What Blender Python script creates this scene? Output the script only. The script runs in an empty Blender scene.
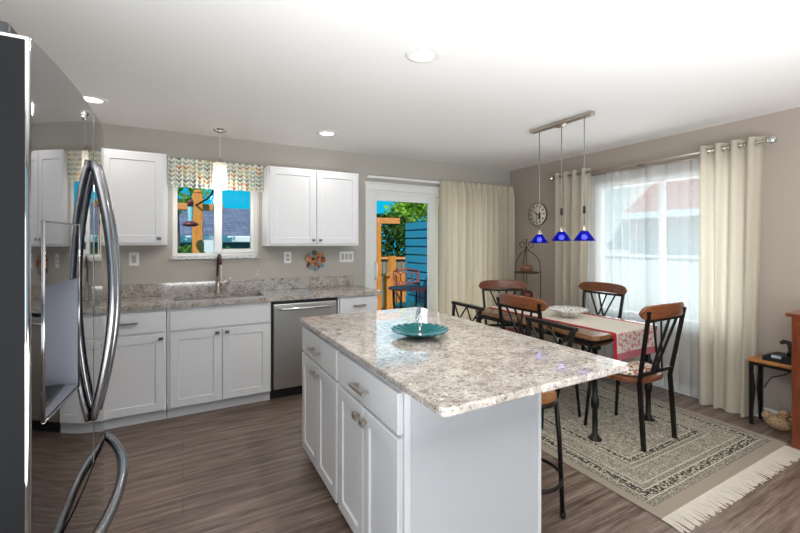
import bpy, bmesh, math, random
from mathutils import Vector, Matrix
random.seed(7)
S = bpy.context.scene
COL = S.collection
PI = math.pi

# ------------------------------------------------------------------ camera, sky, sun, large lights, exposure
cam_data = bpy.data.cameras.new('camera')
cam_data.sensor_width = 36.0
cam_data.lens = 396.6 / 800.0 * 36.0
cam_data.shift_y = -23.5 / 800.0
cam_data.clip_start = 0.02
cam = bpy.data.objects.new('camera', cam_data)
cam.location = (0, 0, 1.41)
cam.rotation_euler = (PI / 2, 0, -math.radians(28.7))
COL.objects.link(cam)
S.camera = cam

world = bpy.data.worlds.new('sky')
S.world = world
world.use_nodes = True
wn = world.node_tree.nodes
wn['Background'].inputs['Color'].default_value = (0.003, 0.43, 0.70, 1)
wn['Background'].inputs['Strength'].default_value = 1.0

def area_light(name, loc, direction, sx, sy, power, color=(1, 1, 1), spread=None):
    d = bpy.data.lights.new(name, 'AREA')
    d.shape = 'RECTANGLE'; d.size = sx; d.size_y = sy; d.energy = power; d.color = color
    if spread: d.spread = spread
    o = bpy.data.objects.new(name, d)
    o.location = loc
    o.rotation_euler = Vector(direction).to_track_quat('-Z', 'Y').to_euler()
    COL.objects.link(o)
    return o

sun = bpy.data.lights.new('sun', 'SUN')
sun.energy = 4.5; sun.angle = math.radians(0.6); sun.color = (1.0, 0.95, 0.86)
sun_o = bpy.data.objects.new('sun', sun)
sun_o.rotation_euler = Vector((0.42, 0.56, -0.72)).to_track_quat('-Z', 'Y').to_euler()
sun_o.location = (3, -6, 8)
COL.objects.link(sun_o)

# added fill lights out of view, then daylight through the windows in view
area_light('rear_fill_light', (1.5, -4.62, 1.35), (0, 1, 0.1), 4.2, 2.0, 14, (0.98, 0.99, 1.0))  # added frontal fill from behind; no window is seen there
area_light('left_fill_light', (-1.26, -0.75, 1.35), (1, 0.35, 0.35), 2.2, 1.7, 42, (1.0, 0.99, 0.98))  # added fill, placed to brighten the island's left side and base cabinets
area_light('upward_fill_light', (0.55, -0.90, 0.66), (0, 0.0, 1), 3.6, 2.3, 214, (0.955, 0.978, 1.0))  # added upward fill standing in for daylight bouncing around the room
area_light('dining_window_skylight', (4.42, 2.2, 1.30), (-1, 0, 0.3), 1.6, 1.5, 24, (0.98, 0.99, 1.0))
area_light('patio_door_daylight', (2.38, 4.50, 1.10), (0, -1, 0.3), 0.75, 1.8, 3.5, (0.97, 0.99, 1.0))
area_light('patio_curtain_daylight', (3.25, 4.50, 1.10), (0, -1, 0.3), 0.85, 1.8, 10, (1.0, 0.99, 0.96))

S.view_settings.view_transform = 'Standard'
S.view_settings.look = 'None'
S.view_settings.gamma = 1.0
S.view_settings.use_curve_mapping = False
S.view_settings.exposure = 0.26
S.cycles.use_denoising = True
S.cycles.max_bounces = 10
S.cycles.diffuse_bounces = 6
S.cycles.glossy_bounces = 5
S.cycles.transparent_max_bounces = 24
S.cycles.sample_clamp_indirect = 6.0
S.cycles.caustics_reflective = False
S.cycles.caustics_refractive = False

# ------------------------------------------------------------------ node helpers and materials
def lin(h):
    h = h.lstrip('#')
    out = []
    for i in (0, 2, 4):
        v = int(h[i:i + 2], 16) / 255.0
        out.append(v / 12.92 if v <= 0.04045 else ((v + 0.055) / 1.055) ** 2.4)
    return (out[0], out[1], out[2], 1.0)

class Mat:
    def __init__(self, name):
        self.m = bpy.data.materials.new(name)
        self.m.use_nodes = True
        self.t = self.m.node_tree
        self.t.nodes.clear()
        self.out = self.t.nodes.new('ShaderNodeOutputMaterial')
    def put(self, sock, v):
        if isinstance(v, bpy.types.NodeSocket): self.t.links.new(v, sock)
        elif isinstance(v, str): sock.default_value = lin(v)
        else: sock.default_value = v
    def n(self, typ, ins=None, **attrs):
        nd = self.t.nodes.new('ShaderNode' + typ)
        for k, v in attrs.items(): setattr(nd, k, v)
        for k, v in (ins or {}).items(): self.put(nd.inputs[k], v)
        return nd
    def math(self, op, a, b=None, c=None):
        nd = self.t.nodes.new('ShaderNodeMath'); nd.operation = op
        for i, v in enumerate((a, b, c)):
            if v is not None: self.put(nd.inputs[i], v)
        return nd.outputs[0]
    def mix(self, f, a, b):
        nd = self.t.nodes.new('ShaderNodeMix'); nd.data_type = 'RGBA'
        self.put(nd.inputs['Factor'], f); self.put(nd.inputs[6], a); self.put(nd.inputs[7], b)
        return nd.outputs[2]
    def ramp(self, f, stops, const=False):
        nd = self.t.nodes.new('ShaderNodeValToRGB')
        cr = nd.color_ramp
        if const: cr.interpolation = 'CONSTANT'
        while len(cr.elements) > 1: cr.elements.remove(cr.elements[-1])
        for i, (p, c) in enumerate(stops):
            e = cr.elements[0] if i == 0 else cr.elements.new(p)
            e.position = p; e.color = lin(c) if isinstance(c, str) else c
        self.put(nd.inputs[0], f)
        return nd.outputs[0]
    def obj(self): return self.n('TexCoord').outputs['Object']
    def gen(self): return self.n('TexCoord').outputs['Generated']
    def map(self, v, scale=(1, 1, 1), rot=(0, 0, 0), loc=(0, 0, 0)):
        return self.n('Mapping', {'Vector': v, 'Scale': scale, 'Rotation': rot, 'Location': loc}).outputs[0]
    def noise(self, v, scale, detail=2, rough=0.5):
        return self.n('TexNoise', {'Vector': v, 'Scale': scale, 'Detail': detail, 'Roughness': rough}).outputs[0]
    def xyz(self, v):
        nd = self.n('SeparateXYZ', {0: v}); return nd.outputs[0], nd.outputs[1], nd.outputs[2]
    def comb(self, x, y, z): return self.n('CombineXYZ', {0: x, 1: y, 2: z}).outputs[0]
    def bsdf(self, color, rough=0.5, metal=0.0, **kw):
        b = self.n('BsdfPrincipled', {'Base Color': color, 'Roughness': rough, 'Metallic': metal})
        for k, v in kw.items(): self.put(b.inputs[k.replace('_', ' ')], v)
        return b
    def bump(self, h, strength, dist=0.01):
        return self.n('Bump', {'Height': h, 'Strength': strength, 'Distance': dist}).outputs[0]
    def done(self, shader):
        self.t.links.new(shader.outputs[0] if hasattr(shader, 'outputs') else shader, self.out.inputs[0])
        return self.m

def plain(name, col, rough=0.5, metal=0.0, vary=0.06, scale=30.0, bump=0.0, **kw):
    M = Mat(name)
    f = M.noise(M.obj(), scale, 3)
    a = lin(col); dark = tuple(c * (1 - vary) for c in a[:3]) + (1,); lite = tuple(min(1, c * (1 + vary)) for c in a[:3]) + (1,)
    b = M.bsdf(M.mix(f, dark, lite), rough, metal, **kw)
    if bump: M.put(b.inputs['Normal'], M.bump(f, bump, 0.004))
    return M.done(b)

def emit(name, col, strength):
    M = Mat(name)
    f = M.noise(M.obj(), 4.0)
    return M.done(M.n('Emission', {'Color': M.mix(f, col, col), 'Strength': strength}))

def wood(name, dark, lite, rough=0.35, axis=0, scale=1.0, coat=0.0):
    M = Mat(name)
    sc = [14 * scale] * 3; sc[axis] = 1.6 * scale
    v = M.map(M.obj(), tuple(sc))
    f = M.noise(v, 3.0, 6, 0.6)
    f2 = M.ramp(f, [(0.30, dark), (0.52, lite), (0.72, dark)])
    b = M.bsdf(f2, rough, 0, Coat_Weight=coat, Coat_Roughness=0.1)
    return M.done(b)

MT = {}
MT['ceiling'] = plain('ceiling_paint', '#efeeec', 0.9, vary=0.015, scale=220, bump=0.15)
MT['wall'] = plain('taupe_wall_paint', '#b5afa6', 0.75, vary=0.015, scale=160, bump=0.06)
MT['wall_shaded'] = plain('shaded_warm_taupe_wall_paint', '#a89b90', 0.75, vary=0.015, scale=160, bump=0.06)  # darker taupe: window-side shade put into the right wall's colour
MT['trim'] = plain('white_trim_paint', '#e6e6e4', 0.4, vary=0.01)
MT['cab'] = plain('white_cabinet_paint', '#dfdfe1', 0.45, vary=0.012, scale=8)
MT['panel'] = plain('shaded_white_panel_paint', '#c6c7ca', 0.4, vary=0.012, scale=8)  # grey-white paint, shaded further in colour to offset strong fill light
MT['vinyl'] = plain('white_vinyl', '#e8e8e6', 0.35, vary=0.01)
MT['nickel'] = plain('satin_nickel', '#bdb2a6', 0.28, 0.9, vary=0.04)
MT['knob'] = plain('dark_nickel', '#77736f', 0.3, 1.0, vary=0.05)
MT['chrome'] = plain('chrome', '#dcdcdc', 0.08, 1.0, vary=0.02)
MT['bronze'] = plain('aged_bronze', '#5a483b', 0.4, 0.7, vary=0.08)
MT['black'] = plain('black_iron', '#15130f', 0.45, 0.4, vary=0.2, scale=60)
MT['gun'] = plain('gunmetal_iron', '#2a2723', 0.35, 0.7, vary=0.2, scale=60)
MT['greymetal'] = plain('grey_cord', '#8d8a86', 0.45, 0.4)
MT['blackplastic'] = plain('black_plastic', '#121214', 0.4, vary=0.1)
MT['rubber'] = plain('black_rubber', '#0b0b0b', 0.8, vary=0.1)
MT['white_plastic'] = plain('white_plastic', '#ecebe8', 0.35, vary=0.01)
MT['slot'] = plain('grey_plastic', '#b9b7b2', 0.5, vary=0.02)
MT['wood_rail'] = wood('reddish_chair_wood', '#4c2814', '#7a4526', 0.3, axis=0, coat=0.3)
MT['wood_top'] = wood('walnut_table_wood', '#5a3823', '#8b6444', 0.22, axis=1, coat=0.4)
MT['wood_pale'] = wood('honey_wood', '#8a5528', '#b87b42', 0.35, axis=0)
MT['wood_cabinet'] = wood('cherry_cabinet_wood', '#57250f', '#7a3a1b', 0.3, axis=2, scale=0.6, coat=0.3)
MT['cedar'] = wood('orange_cedar', '#a85a1a', '#d98a35', 0.6, axis=2)
MT['cedar_h'] = wood('orange_cedar_beam', '#b06025', '#dd9050', 0.6, axis=0)
MT['fence'] = wood('weathered_fence_wood', '#5b5048', '#8a7a6a', 0.8, axis=2)
MT['deck'] = wood('deck_boards_wood', '#6d5c4c', '#94816c', 0.7, axis=0)
MT['teal'] = plain('teal_paint', '#1c7f9e', 0.6, vary=0.08, scale=3)
MT['teal_gap_shade'] = plain('gap_shade_teal', '#0c3442', 0.7, vary=0.06, scale=3)  # darker teal that puts the shade between fence boards into colour
MT['teal_wall'] = plain('teal_siding', '#1f6f86', 0.6, vary=0.06, scale=3)
MT['housewall'] = plain('pale_siding', '#d6d6d4', 0.7, vary=0.04, scale=3)
MT['gutter'] = plain('white_gutter', '#d9dce0', 0.4, vary=0.02)
MT['red'] = plain('dark_red_enamel', '#5e1f25', 0.35, vary=0.05)
MT['patio'] = plain('rust_pink_metal', '#8a3f3c', 0.45, 0.3, vary=0.1)
MT['patiodark'] = plain('dark_plum_metal', '#3c2426', 0.45, 0.3, vary=0.1)
MT['teacushion'] = plain('aqua_cushion', '#7fb5ad', 0.9, vary=0.25, scale=18)
MT['grass'] = plain('garden_soil', '#4c5535', 0.95, vary=0.3, scale=6)

def m_floor():
    M = Mat('dark_plank_floor')
    o = M.obj()
    br = M.n('TexBrick', {'Vector': o, 'Color1': (0.35, 0.35, 0.35, 1), 'Color2': (0.65, 0.65, 0.65, 1), 'Mortar': (0, 0, 0, 1),
                          'Scale': 1.0, 'Mortar Size': 0.0016, 'Mortar Smooth': 0.2, 'Bias': 0.0, 'Brick Width': 1.22, 'Row Height': 0.18},
             offset=0.37, offset_frequency=2)
    x, y, z = M.xyz(o)
    row = M.math('FLOOR', M.math('DIVIDE', y, 0.18))
    v = M.comb(M.math('MULTIPLY_ADD', row, 3.7, M.math('MULTIPLY', x, 1.3)), M.math('MULTIPLY', y, 16.0), 0.0)
    g = M.noise(v, 1.6, 8, 0.62)
    g2 = M.noise(M.comb(M.math('MULTIPLY_ADD', row, 5.1, M.math('MULTIPLY', x, 3.0)), M.math('MULTIPLY', y, 70.0), 0.0), 1.5, 4, 0.6)
    gg = M.math('ADD', M.math('MULTIPLY', g, 0.7), M.math('MULTIPLY', g2, 0.3))
    c = M.ramp(gg, [(0.30, '#2e221c'), (0.42, '#5e4d43'), (0.54, '#816e62'), (0.68, '#a5948a')])
    c = M.mix(M.math('MULTIPLY', br.outputs['Color'], 0.5), c, M.mix(0.5, c, '#4a3c34'))
    c = M.mix(M.math('MULTIPLY', br.outputs['Fac'], 0.75), c, '#221914')
    b = M.bsdf(c, M.math('MULTIPLY_ADD', g2, 0.2, 0.28), 0)
    M.put(b.inputs['Normal'], M.bump(M.math('SUBTRACT', gg, br.outputs['Fac']), 0.12, 0.003))
    return M.done(b)
MT['floor'] = m_floor()

def m_granite(name, base, rough=0.06):
    M = Mat(name)
    o = M.obj()
    n1 = M.noise(o, 14, 5, 0.65)
    c = M.ramp(n1, [(0.30, '#8c8279'), (0.47, base), (0.64, '#c3bbb4')])
    n2 = M.noise(M.map(o, (1, 1.5, 1)), 46, 5, 0.72)
    c = M.mix(M.ramp(n2, [(0.55, (0, 0, 0, 1)), (0.62, (1, 1, 1, 1))]), c, '#6d645c')
    n3 = M.noise(M.map(o, (1.4, 1, 1), loc=(3, 1, 7)), 80, 4, 0.7)
    c = M.mix(M.ramp(n3, [(0.60, (0, 0, 0, 1)), (0.66, (1, 1, 1, 1))]), c, '#3b3431')
    n4 = M.noise(M.map(o, loc=(9, 4, 2)), 60, 3, 0.6)
    c = M.mix(M.ramp(n4, [(0.60, (0, 0, 0, 1)), (0.68, (1, 1, 1, 1))]), c, '#dcd7d1')
    return M.done(M.bsdf(c, rough, 0, Specular_IOR_Level=1.0))
MT['granite'] = m_granite('speckled_granite', '#aba29a')

def m_fridge():
    M = Mat('black_stainless')
    f = M.noise(M.map(M.obj(), (1, 1, 40)), 6, 3)
    return M.done(M.bsdf(M.mix(f, (0.33, 0.327, 0.33, 1), (0.355, 0.35, 0.355, 1)), 0.035, 1.0))
MT['fridge'] = m_fridge()
def m_brushed(name, col, rough):
    M = Mat(name)
    f = M.noise(M.map(M.obj(), (2, 2, 160)), 5, 3)
    a = lin(col)
    return M.done(M.bsdf(M.mix(f, tuple(c * .93 for c in a[:3]) + (1,), a), M.math('MULTIPLY_ADD', f, 0.1, rough), 1.0))
MT['steel'] = m_brushed('brushed_steel', '#c4c2be', 0.3)
MT['dark_steel'] = m_brushed('dark_handle_steel', '#8e8d90', 0.16)
MT['fridgeside'] = plain('charcoal_fridge_side', '#101012', 0.75, 0.0, vary=0.08, scale=12, Specular_IOR_Level=0.15)
MT['panelglass'] = plain('black_control_glass', '#8a898b', 0.03, 1.0, vary=0.03)
MT['recess'] = plain('dispenser_liner', '#84868f', 0.2, 0.35, vary=0.05)

def m_glass():
    M = Mat('window_glass')
    fr = M.n('Fresnel', {'IOR': 1.12})
    gl = M.n('BsdfGlossy', {'Color': (1, 1, 1, 1), 'Roughness': 0.0})
    f = M.noise(M.obj(), 2.0)
    tr = M.n('BsdfTransparent', {'Color': M.mix(f, (0.97, 0.985, 0.98, 1), (0.98, 0.99, 0.985, 1))})
    mx = M.n('MixShader', {0: fr.outputs[0]})
    M.t.links.new(tr.outputs[0], mx.inputs[1]); M.t.links.new(gl.outputs[0], mx.inputs[2])
    return M.done(mx)
MT['glass'] = m_glass()

def m_cloth(name, col, trans, open_=0.0, weave=260, vary=0.08, stripes=None):
    M = Mat(name)
    o = M.obj()
    x, y, z = M.xyz(o)
    w1 = M.noise(M.map(o, (weave, weave, 20)), 1.0, 2)
    w2 = M.noise(M.map(o, (20, 20, weave)), 1.0, 2)
    w = M.math('MULTIPLY', M.math('ADD', w1, w2), 0.5)
    a = lin(col)
    c = M.mix(w, tuple(k * (1 - vary * 2) for k in a[:3]) + (1,), tuple(min(1, k * (1 + vary)) for k in a[:3]) + (1,))
    d = M.n('BsdfDiffuse', {'Color': c})
    t = M.n('BsdfTranslucent', {'Color': c})
    mx = M.n('MixShader', {0: trans})
    M.t.links.new(d.outputs[0], mx.inputs[1]); M.t.links.new(t.outputs[0], mx.inputs[2])
    if open_:
        tp = M.n('BsdfTransparent', {'Color': (1, 1, 1, 1)})
        m2 = M.n('MixShader', {0: open_})
        M.t.links.new(mx.outputs[0], m2.inputs[1]); M.t.links.new(tp.outputs[0], m2.inputs[2])
        mx = m2
    return M.done(mx)
MT['linen'] = m_cloth('oatmeal_linen', '#ddd2bd', 0.25, vary=0.16)
MT['cream'] = m_cloth('cream_curtain_cloth', '#e2d9c9', 0.5, vary=0.04)
MT['sheer'] = m_cloth('white_sheer_voile', '#e6e8e8', 0.45, 0.48, vary=0.02)

def m_valance():
    M = Mat('chevron_print_cloth')
    x, y, z = M.xyz(M.n('TexCoord').outputs['UV'])
    w, hgt = 0.088, 0.040
    cx = M.math('DIVIDE', x, w)
    col = M.math('FLOOR', cx)
    tri = M.math('ABSOLUTE', M.math('SUBTRACT', M.math('FRACT', cx), 0.5))
    v = M.math('DIVIDE', M.math('SUBTRACT', y, M.math('MULTIPLY', tri, 0.055)), hgt)
    row = M.math('FLOOR', v)
    on = M.math('LESS_THAN', M.math('FRACT', v), 0.46)
    edge = M.math('LESS_THAN', tri, 0.41)
    rnd = M.n('TexWhiteNoise', {0: M.comb(col, row, 0.0)}, noise_dimensions='2D').outputs['Value']
    c = M.ramp(rnd, [(0, '#8fb0a8'), (0.2, '#c98a5c'), (0.38, '#a9a493'), (0.55, '#6f7f80'), (0.7, '#d3c48e'), (0.85, '#b3c9bd')], True)
    c = M.mix(M.math('MULTIPLY', on, edge), '#f0ecdf', c)
    d = M.n('BsdfDiffuse', {'Color': c}); t = M.n('BsdfTranslucent', {'Color': c})
    mx = M.n('MixShader', {0: 0.25})
    M.t.links.new(d.outputs[0], mx.inputs[1]); M.t.links.new(t.outputs[0], mx.inputs[2])
    return M.done(mx)
MT['valance'] = m_valance()

def m_rug(hw, hl):
    M = Mat('persian_rug_pile')
    o = M.obj()
    x, y, z = M.xyz(o)
    d = M.math('MINIMUM', M.math('SUBTRACT', hw, M.math('ABSOLUTE', x)), M.math('SUBTRACT', hl - 0.016, M.math('ABSOLUTE', y)))
    vor = M.n('TexVoronoi', {'Vector': o, 'Scale': 26.0}, feature='F1').outputs['Distance']
    vor2 = M.n('TexVoronoi', {'Vector': M.map(o, loc=(.3, .2, 0)), 'Scale': 62.0}, feature='F1')
    nz = M.noise(o, 34, 4, 0.7)
    nz2 = M.noise(o, 95, 3, 0.6)
    field = M.ramp(nz, [(0.30, '#4a463f'), (0.42, '#857d70'), (0.55, '#aba190'), (0.68, '#cdc4b2')])
    field = M.mix(M.ramp(vor, [(0.16, (1, 1, 1, 1)), (0.30, (0, 0, 0, 1))]), field, '#7a7264')
    field = M.mix(M.ramp(nz2, [(0.54, (0, 0, 0, 1)), (0.62, (1, 1, 1, 1))]), field, '#4a4840')
    field = M.mix(M.ramp(M.noise(M.map(o, loc=(5, 2, 0)), 70, 3, 0.6), [(0.60, (0, 0, 0, 1)), (0.66, (1, 1, 1, 1))]), field, '#b98f78')
    light = M.mix(M.ramp(nz, [(0.42, (0, 0, 0, 1)), (0.56, (1, 1, 1, 1))]), '#6f685b', '#a59b89') if False else field
    light_ = M.mix(M.ramp(vor, [(0.20, (1, 1, 1, 1)), (0.34, (0, 0, 0, 1))]), '#9d9482', '#857c6b')
    light = M.mix(0.35, light, '#9a917f')
    light = M.mix(M.ramp(nz2, [(0.53, (0, 0, 0, 1)), (0.62, (1, 1, 1, 1))]), light, '#5d584d')
    dark = M.mix(M.ramp(vor2.outputs['Distance'], [(0.36, (1, 1, 1, 1)), (0.5, (0, 0, 0, 1))]), '#1d1b18', '#b9ae9a')
    small = M.mix(M.ramp(nz2, [(0.47, (0, 0, 0, 1)), (0.53, (1, 1, 1, 1))]), '#a2988a', '#5a564e')
    pale = '#c3b9a5'
    def band(c, lo, hi, new):
        f = M.math('MULTIPLY', M.math('GREATER_THAN', d, lo), M.math('LESS_THAN', d, hi))
        return M.mix(f, c, new)
    c = field
    c = band(c, 0.400, 0.408, pale); c = band(c, 0.360, 0.400, dark); c = band(c, 0.352, 0.360, pale); c = band(c, 0.325, 0.352, small)
    c = band(c, 0.317, 0.325, pale); c = band(c, 0.205, 0.317, light); c = band(c, 0.197, 0.205, pale); c = band(c, 0.165, 0.197, small)
    c = band(c, 0.157, 0.165, pale); c = band(c, 0.105, 0.157, dark); c = band(c, 0.097, 0.105, pale); c = band(c, 0.060, 0.097, small)
    c = band(c, 0.054, 0.060, '#6b6559'); c = band(c, -1, 0.054, '#978a7b')
    sp = M.noise(M.map(o, loc=(2, 7, 0)), 150, 2, 0.6)
    c = M.mix(M.math('MULTIPLY', M.math('GREATER_THAN', d, 0.054), M.ramp(sp, [(0.54, (0, 0, 0, 1)), (0.60, (0.55, 0.55, 0.55, 1))])), c, '#39362f')
    sp2 = M.noise(M.map(o, loc=(8, 1, 0)), 130, 2, 0.6)
    c = M.mix(M.math('MULTIPLY', M.math('GREATER_THAN', d, 0.054), M.ramp(sp2, [(0.56, (0, 0, 0, 1)), (0.62, (0.5, 0.5, 0.5, 1))])), c, '#d3c9b6')
    b = M.bsdf(c, 0.95, 0)
    M.put(b.inputs['Normal'], M.bump(nz2, 0.3, 0.004))
    return M.done(b)
MT['fringe'] = plain('rug_fringe_yarn', '#c9bfb2', 0.95, vary=0.1, scale=40)

def m_floral(name, ground, a, b, scale=26):
    M = Mat(name)
    o = M.obj()
    n1 = M.noise(o, scale, 4, 0.6); n2 = M.noise(M.map(o, loc=(4, 3, 1)), scale * 1.4, 3, 0.6)
    c = M.mix(M.ramp(n1, [(0.52, (0, 0, 0, 1)), (0.56, (1, 1, 1, 1))]), ground, a)
    c = M.mix(M.ramp(n2, [(0.56, (0, 0, 0, 1)), (0.60, (1, 1, 1, 1))]), c, b)
    return M.done(M.bsdf(c, 0.9, 0))
MT['cushion_red'] = m_floral('red_floral_cushion', '#e3d9c8', '#b0474a', '#6d6a4e')
MT['cushion_grey'] = m_floral('grey_floral_cushion', '#dcdad2', '#55534f', '#8d8a80')
MT['cushion_rose'] = plain('rose_cushion', '#a8524c', 0.9, vary=0.12)

def m_runner():
    M = Mat('embroidered_runner')
    x, y, z = M.xyz(M.n('TexCoord').outputs['UV'])   # u across 0..1, v along, metres from the near hem
    e = M.math('MINIMUM', x, M.math('SUBTRACT', 1.0, x))
    n = M.noise(M.comb(M.math('MULTIPLY', x, 0.5), y, 0.0), 40, 4, 0.55)
    flo = M.math('MULTIPLY', M.math('GREATER_THAN', n, 0.53),
                 M.math('MULTIPLY', M.math('LESS_THAN', y, 0.20), M.math('GREATER_THAN', e, 0.1)))
    c = M.mix(M.ramp(M.noise(M.comb(x, y, 0.0), 60, 2), [(0.3, '#cfc5b6'), (0.7, '#ddd5c8')]), '#d9d0c2', '#cfc5b7')
    c = M.mix(flo, c, '#c9767c')
    c = M.mix(M.math('MULTIPLY', M.math('LESS_THAN', y, 0.052), 1.0), c, '#b0616b')
    c = M.mix(M.math('LESS_THAN', e, 0.07), c, '#b01730')
    return M.done(M.bsdf(c, 0.9, 0))
MT['runner'] = m_runner()

def m_shingle():
    M = Mat('grey_roof_shingles')
    o = M.obj()
    br = M.n('TexBrick', {'Vector': o, 'Color1': '#55536a', 'Color2': '#77748a', 'Mortar': '#3f3e52', 'Scale': 1.0, 'Mortar Size': 0.012,
                          'Brick Width': 0.34, 'Row Height': 0.17}, offset=0.5)
    return M.done(M.bsdf(br.outputs['Color'], 0.9, 0))
MT['shingle'] = m_shingle()
MT['redroof'] = plain('red_roof_tiles', '#93564a', 0.8, vary=0.2, scale=8)

def m_leaf(name, a, b):
    M = Mat(name)
    f = M.noise(M.obj(), 5.0, 4, 0.7)
    c = M.ramp(f, [(0.35, a), (0.65, b)])
    d = M.n('BsdfDiffuse', {'Color': c}); t = M.n('BsdfTranslucent', {'Color': c})
    mx = M.n('MixShader', {0: 0.35})
    M.t.links.new(d.outputs[0], mx.inputs[1]); M.t.links.new(t.outputs[0], mx.inputs[2])
    return M.done(mx)
MT['leaf_bright'] = m_leaf('bright_leaves', '#5f8a24', '#a8c84a')
MT['leaf_mid'] = m_leaf('mid_leaves', '#3f6428', '#7f9d48')
MT['leaf_dark'] = m_leaf('dark_leaves', '#1f3518', '#4c6b32')
MT['bark'] = plain('tree_bark', '#4a3a2c', 0.9, vary=0.25, scale=10)

def m_shade(name, col, trans, emis, ecol):
    M = Mat(name)
    f = M.noise(M.map(M.obj(), (1, 1, 1)), 12, 2)
    a = lin(col)
    b = M.bsdf(M.mix(f, tuple(k * .9 for k in a[:3]) + (1,), a), 0.15, 0)
    t = M.n('BsdfTranslucent', {'Color': col})
    mx = M.n('MixShader', {0: trans})
    M.t.links.new(b.outputs[0], mx.inputs[1]); M.t.links.new(t.outputs[0], mx.inputs[2])
    if emis:
        e = M.n('Emission', {'Color': ecol, 'Strength': emis})
        ad = M.n('AddShader')
        M.t.links.new(mx.outputs[0], ad.inputs[0]); M.t.links.new(e.outputs[0], ad.inputs[1])
        mx = ad
    return M.done(mx)
MT['shade_white'] = m_shade('white_lamp_glass', '#f0ede6', 0.5, 0.10, '#fff6e6')
def m_blue():
    M = Mat('cobalt_lamp_glass')
    f = M.noise(M.obj(), 10, 2)
    b = M.bsdf(M.mix(f, '#0d1270', '#151c96'), 0.12, 0)
    t = M.n('BsdfTranslucent', {'Color': '#2a3cff'})
    p = M.n('BsdfTransparent', {'Color': (0.42, 0.46, 0.92, 1)})
    m1 = M.n('MixShader', {0: 0.5}); m2 = M.n('MixShader', {0: 0.6})
    M.t.links.new(b.outputs[0], m1.inputs[1]); M.t.links.new(t.outputs[0], m1.inputs[2])
    M.t.links.new(m1.outputs[0], m2.inputs[1]); M.t.links.new(p.outputs[0], m2.inputs[2])
    return M.done(m2)
MT['shade_blue'] = m_blue()
MT['bulb'] = emit('lamp_bulb', '#fff3dc', 6.0)
MT['bulb_cool'] = emit('pendant_bulb', '#c9c6ff', 3.2)
MT['lens'] = emit('downlight_lens', '#fff8ee', 5.0)
MT['lace'] = m_floral('lace_bowl_yarn', '#e4e1da', '#8f8c86', '#c3c0b8', 60)
MT['basket'] = m_floral('woven_basket', '#8a5f47', '#5e3d2d', '#a9826a', 60)
MT['duck'] = m_floral('woven_cane', '#a98a68', '#7a5c42', '#c4a884', 80)
MT['dish'] = plain('teal_glass_dish', '#035a5c', 0.2, 0.0, vary=0.3, scale=9, Specular_IOR_Level=0.35)
MT['clockface'] = plain('cream_clock_face', '#ddd5c6', 0.6, vary=0.05)
MT['clockrim'] = plain('brown_clock_rim', '#5b4a40', 0.5, vary=0.1)
MT['clockhand'] = plain('dark_clock_marks', '#46342c', 0.6, vary=0.1)
MT['leaf_rust'] = plain('rust_enamel', '#9a4a22', 0.4, vary=0.2)
MT['leaf_brown'] = plain('brown_enamel', '#5a2c1a', 0.4, vary=0.2)
MT['leaf_tan'] = plain('tan_enamel', '#c08a5c', 0.4, vary=0.2)
MT['leaf_green'] = plain('green_enamel', '#4c5a2a', 0.4, vary=0.2)
MT['leaf_slate'] = plain('blue_grey_enamel', '#7d9096', 0.4, vary=0.2)
MT['feeder_glass'] = plain('aqua_bottle', '#8fc7cf', 0.1, vary=0.1)
MT['screen'] = plain('pale_display', '#aab4c4', 0.2, vary=0.05)

# ------------------------------------------------------------------ mesh helpers
def BM(): return bmesh.new()

def box(bm, x0, x1, y0, y1, z0, z1, bev=0.0, seg=1):
    t = bmesh.new()
    r = bmesh.ops.create_cube(t, size=1.0)
    for v in t.verts:
        v.co = Vector((x0 + (v.co.x + .5) * (x1 - x0), y0 + (v.co.y + .5) * (y1 - y0), z0 + (v.co.z + .5) * (z1 - z0)))
    if bev: bmesh.ops.bevel(t, geom=t.edges[:], offset=bev, segments=seg, affect='EDGES', profile=0.5)
    join(bm, t)
    return bm

def join(bm, t, mat=None):
    vm = {}
    for v in t.verts: vm[v] = bm.verts.new(mat @ v.co if mat else v.co)
    for f in t.faces:
        try:
            nf = bm.faces.new([vm[v] for v in f.verts]); nf.smooth = f.smooth
        except ValueError: pass
    t.free()

def bar(bm, p, q, w, h, up=(0, 0, 1), bev=0.0):
    p, q = Vector(p), Vector(q); d = (q - p); L = d.length; d.normalize()
    upv = Vector(up)
    if abs(d.dot(upv)) > 0.97: upv = Vector((0, 1, 0)) if abs(d.y) < 0.9 else Vector((1, 0, 0))
    s = d.cross(upv).normalized(); u = s.cross(d).normalized()
    t = bmesh.new(); bmesh.ops.create_cube(t, size=1.0)
    for v in t.verts: v.co = p + d * ((v.co.x + .5) * L) + s * (v.co.y * w) + u * (v.co.z * h)
    if bev: bmesh.ops.bevel(t, geom=t.edges[:], offset=bev, segments=1, affect='EDGES')
    bmesh.ops.recalc_face_normals(t, faces=t.faces[:])
    join(bm, t)

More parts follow.
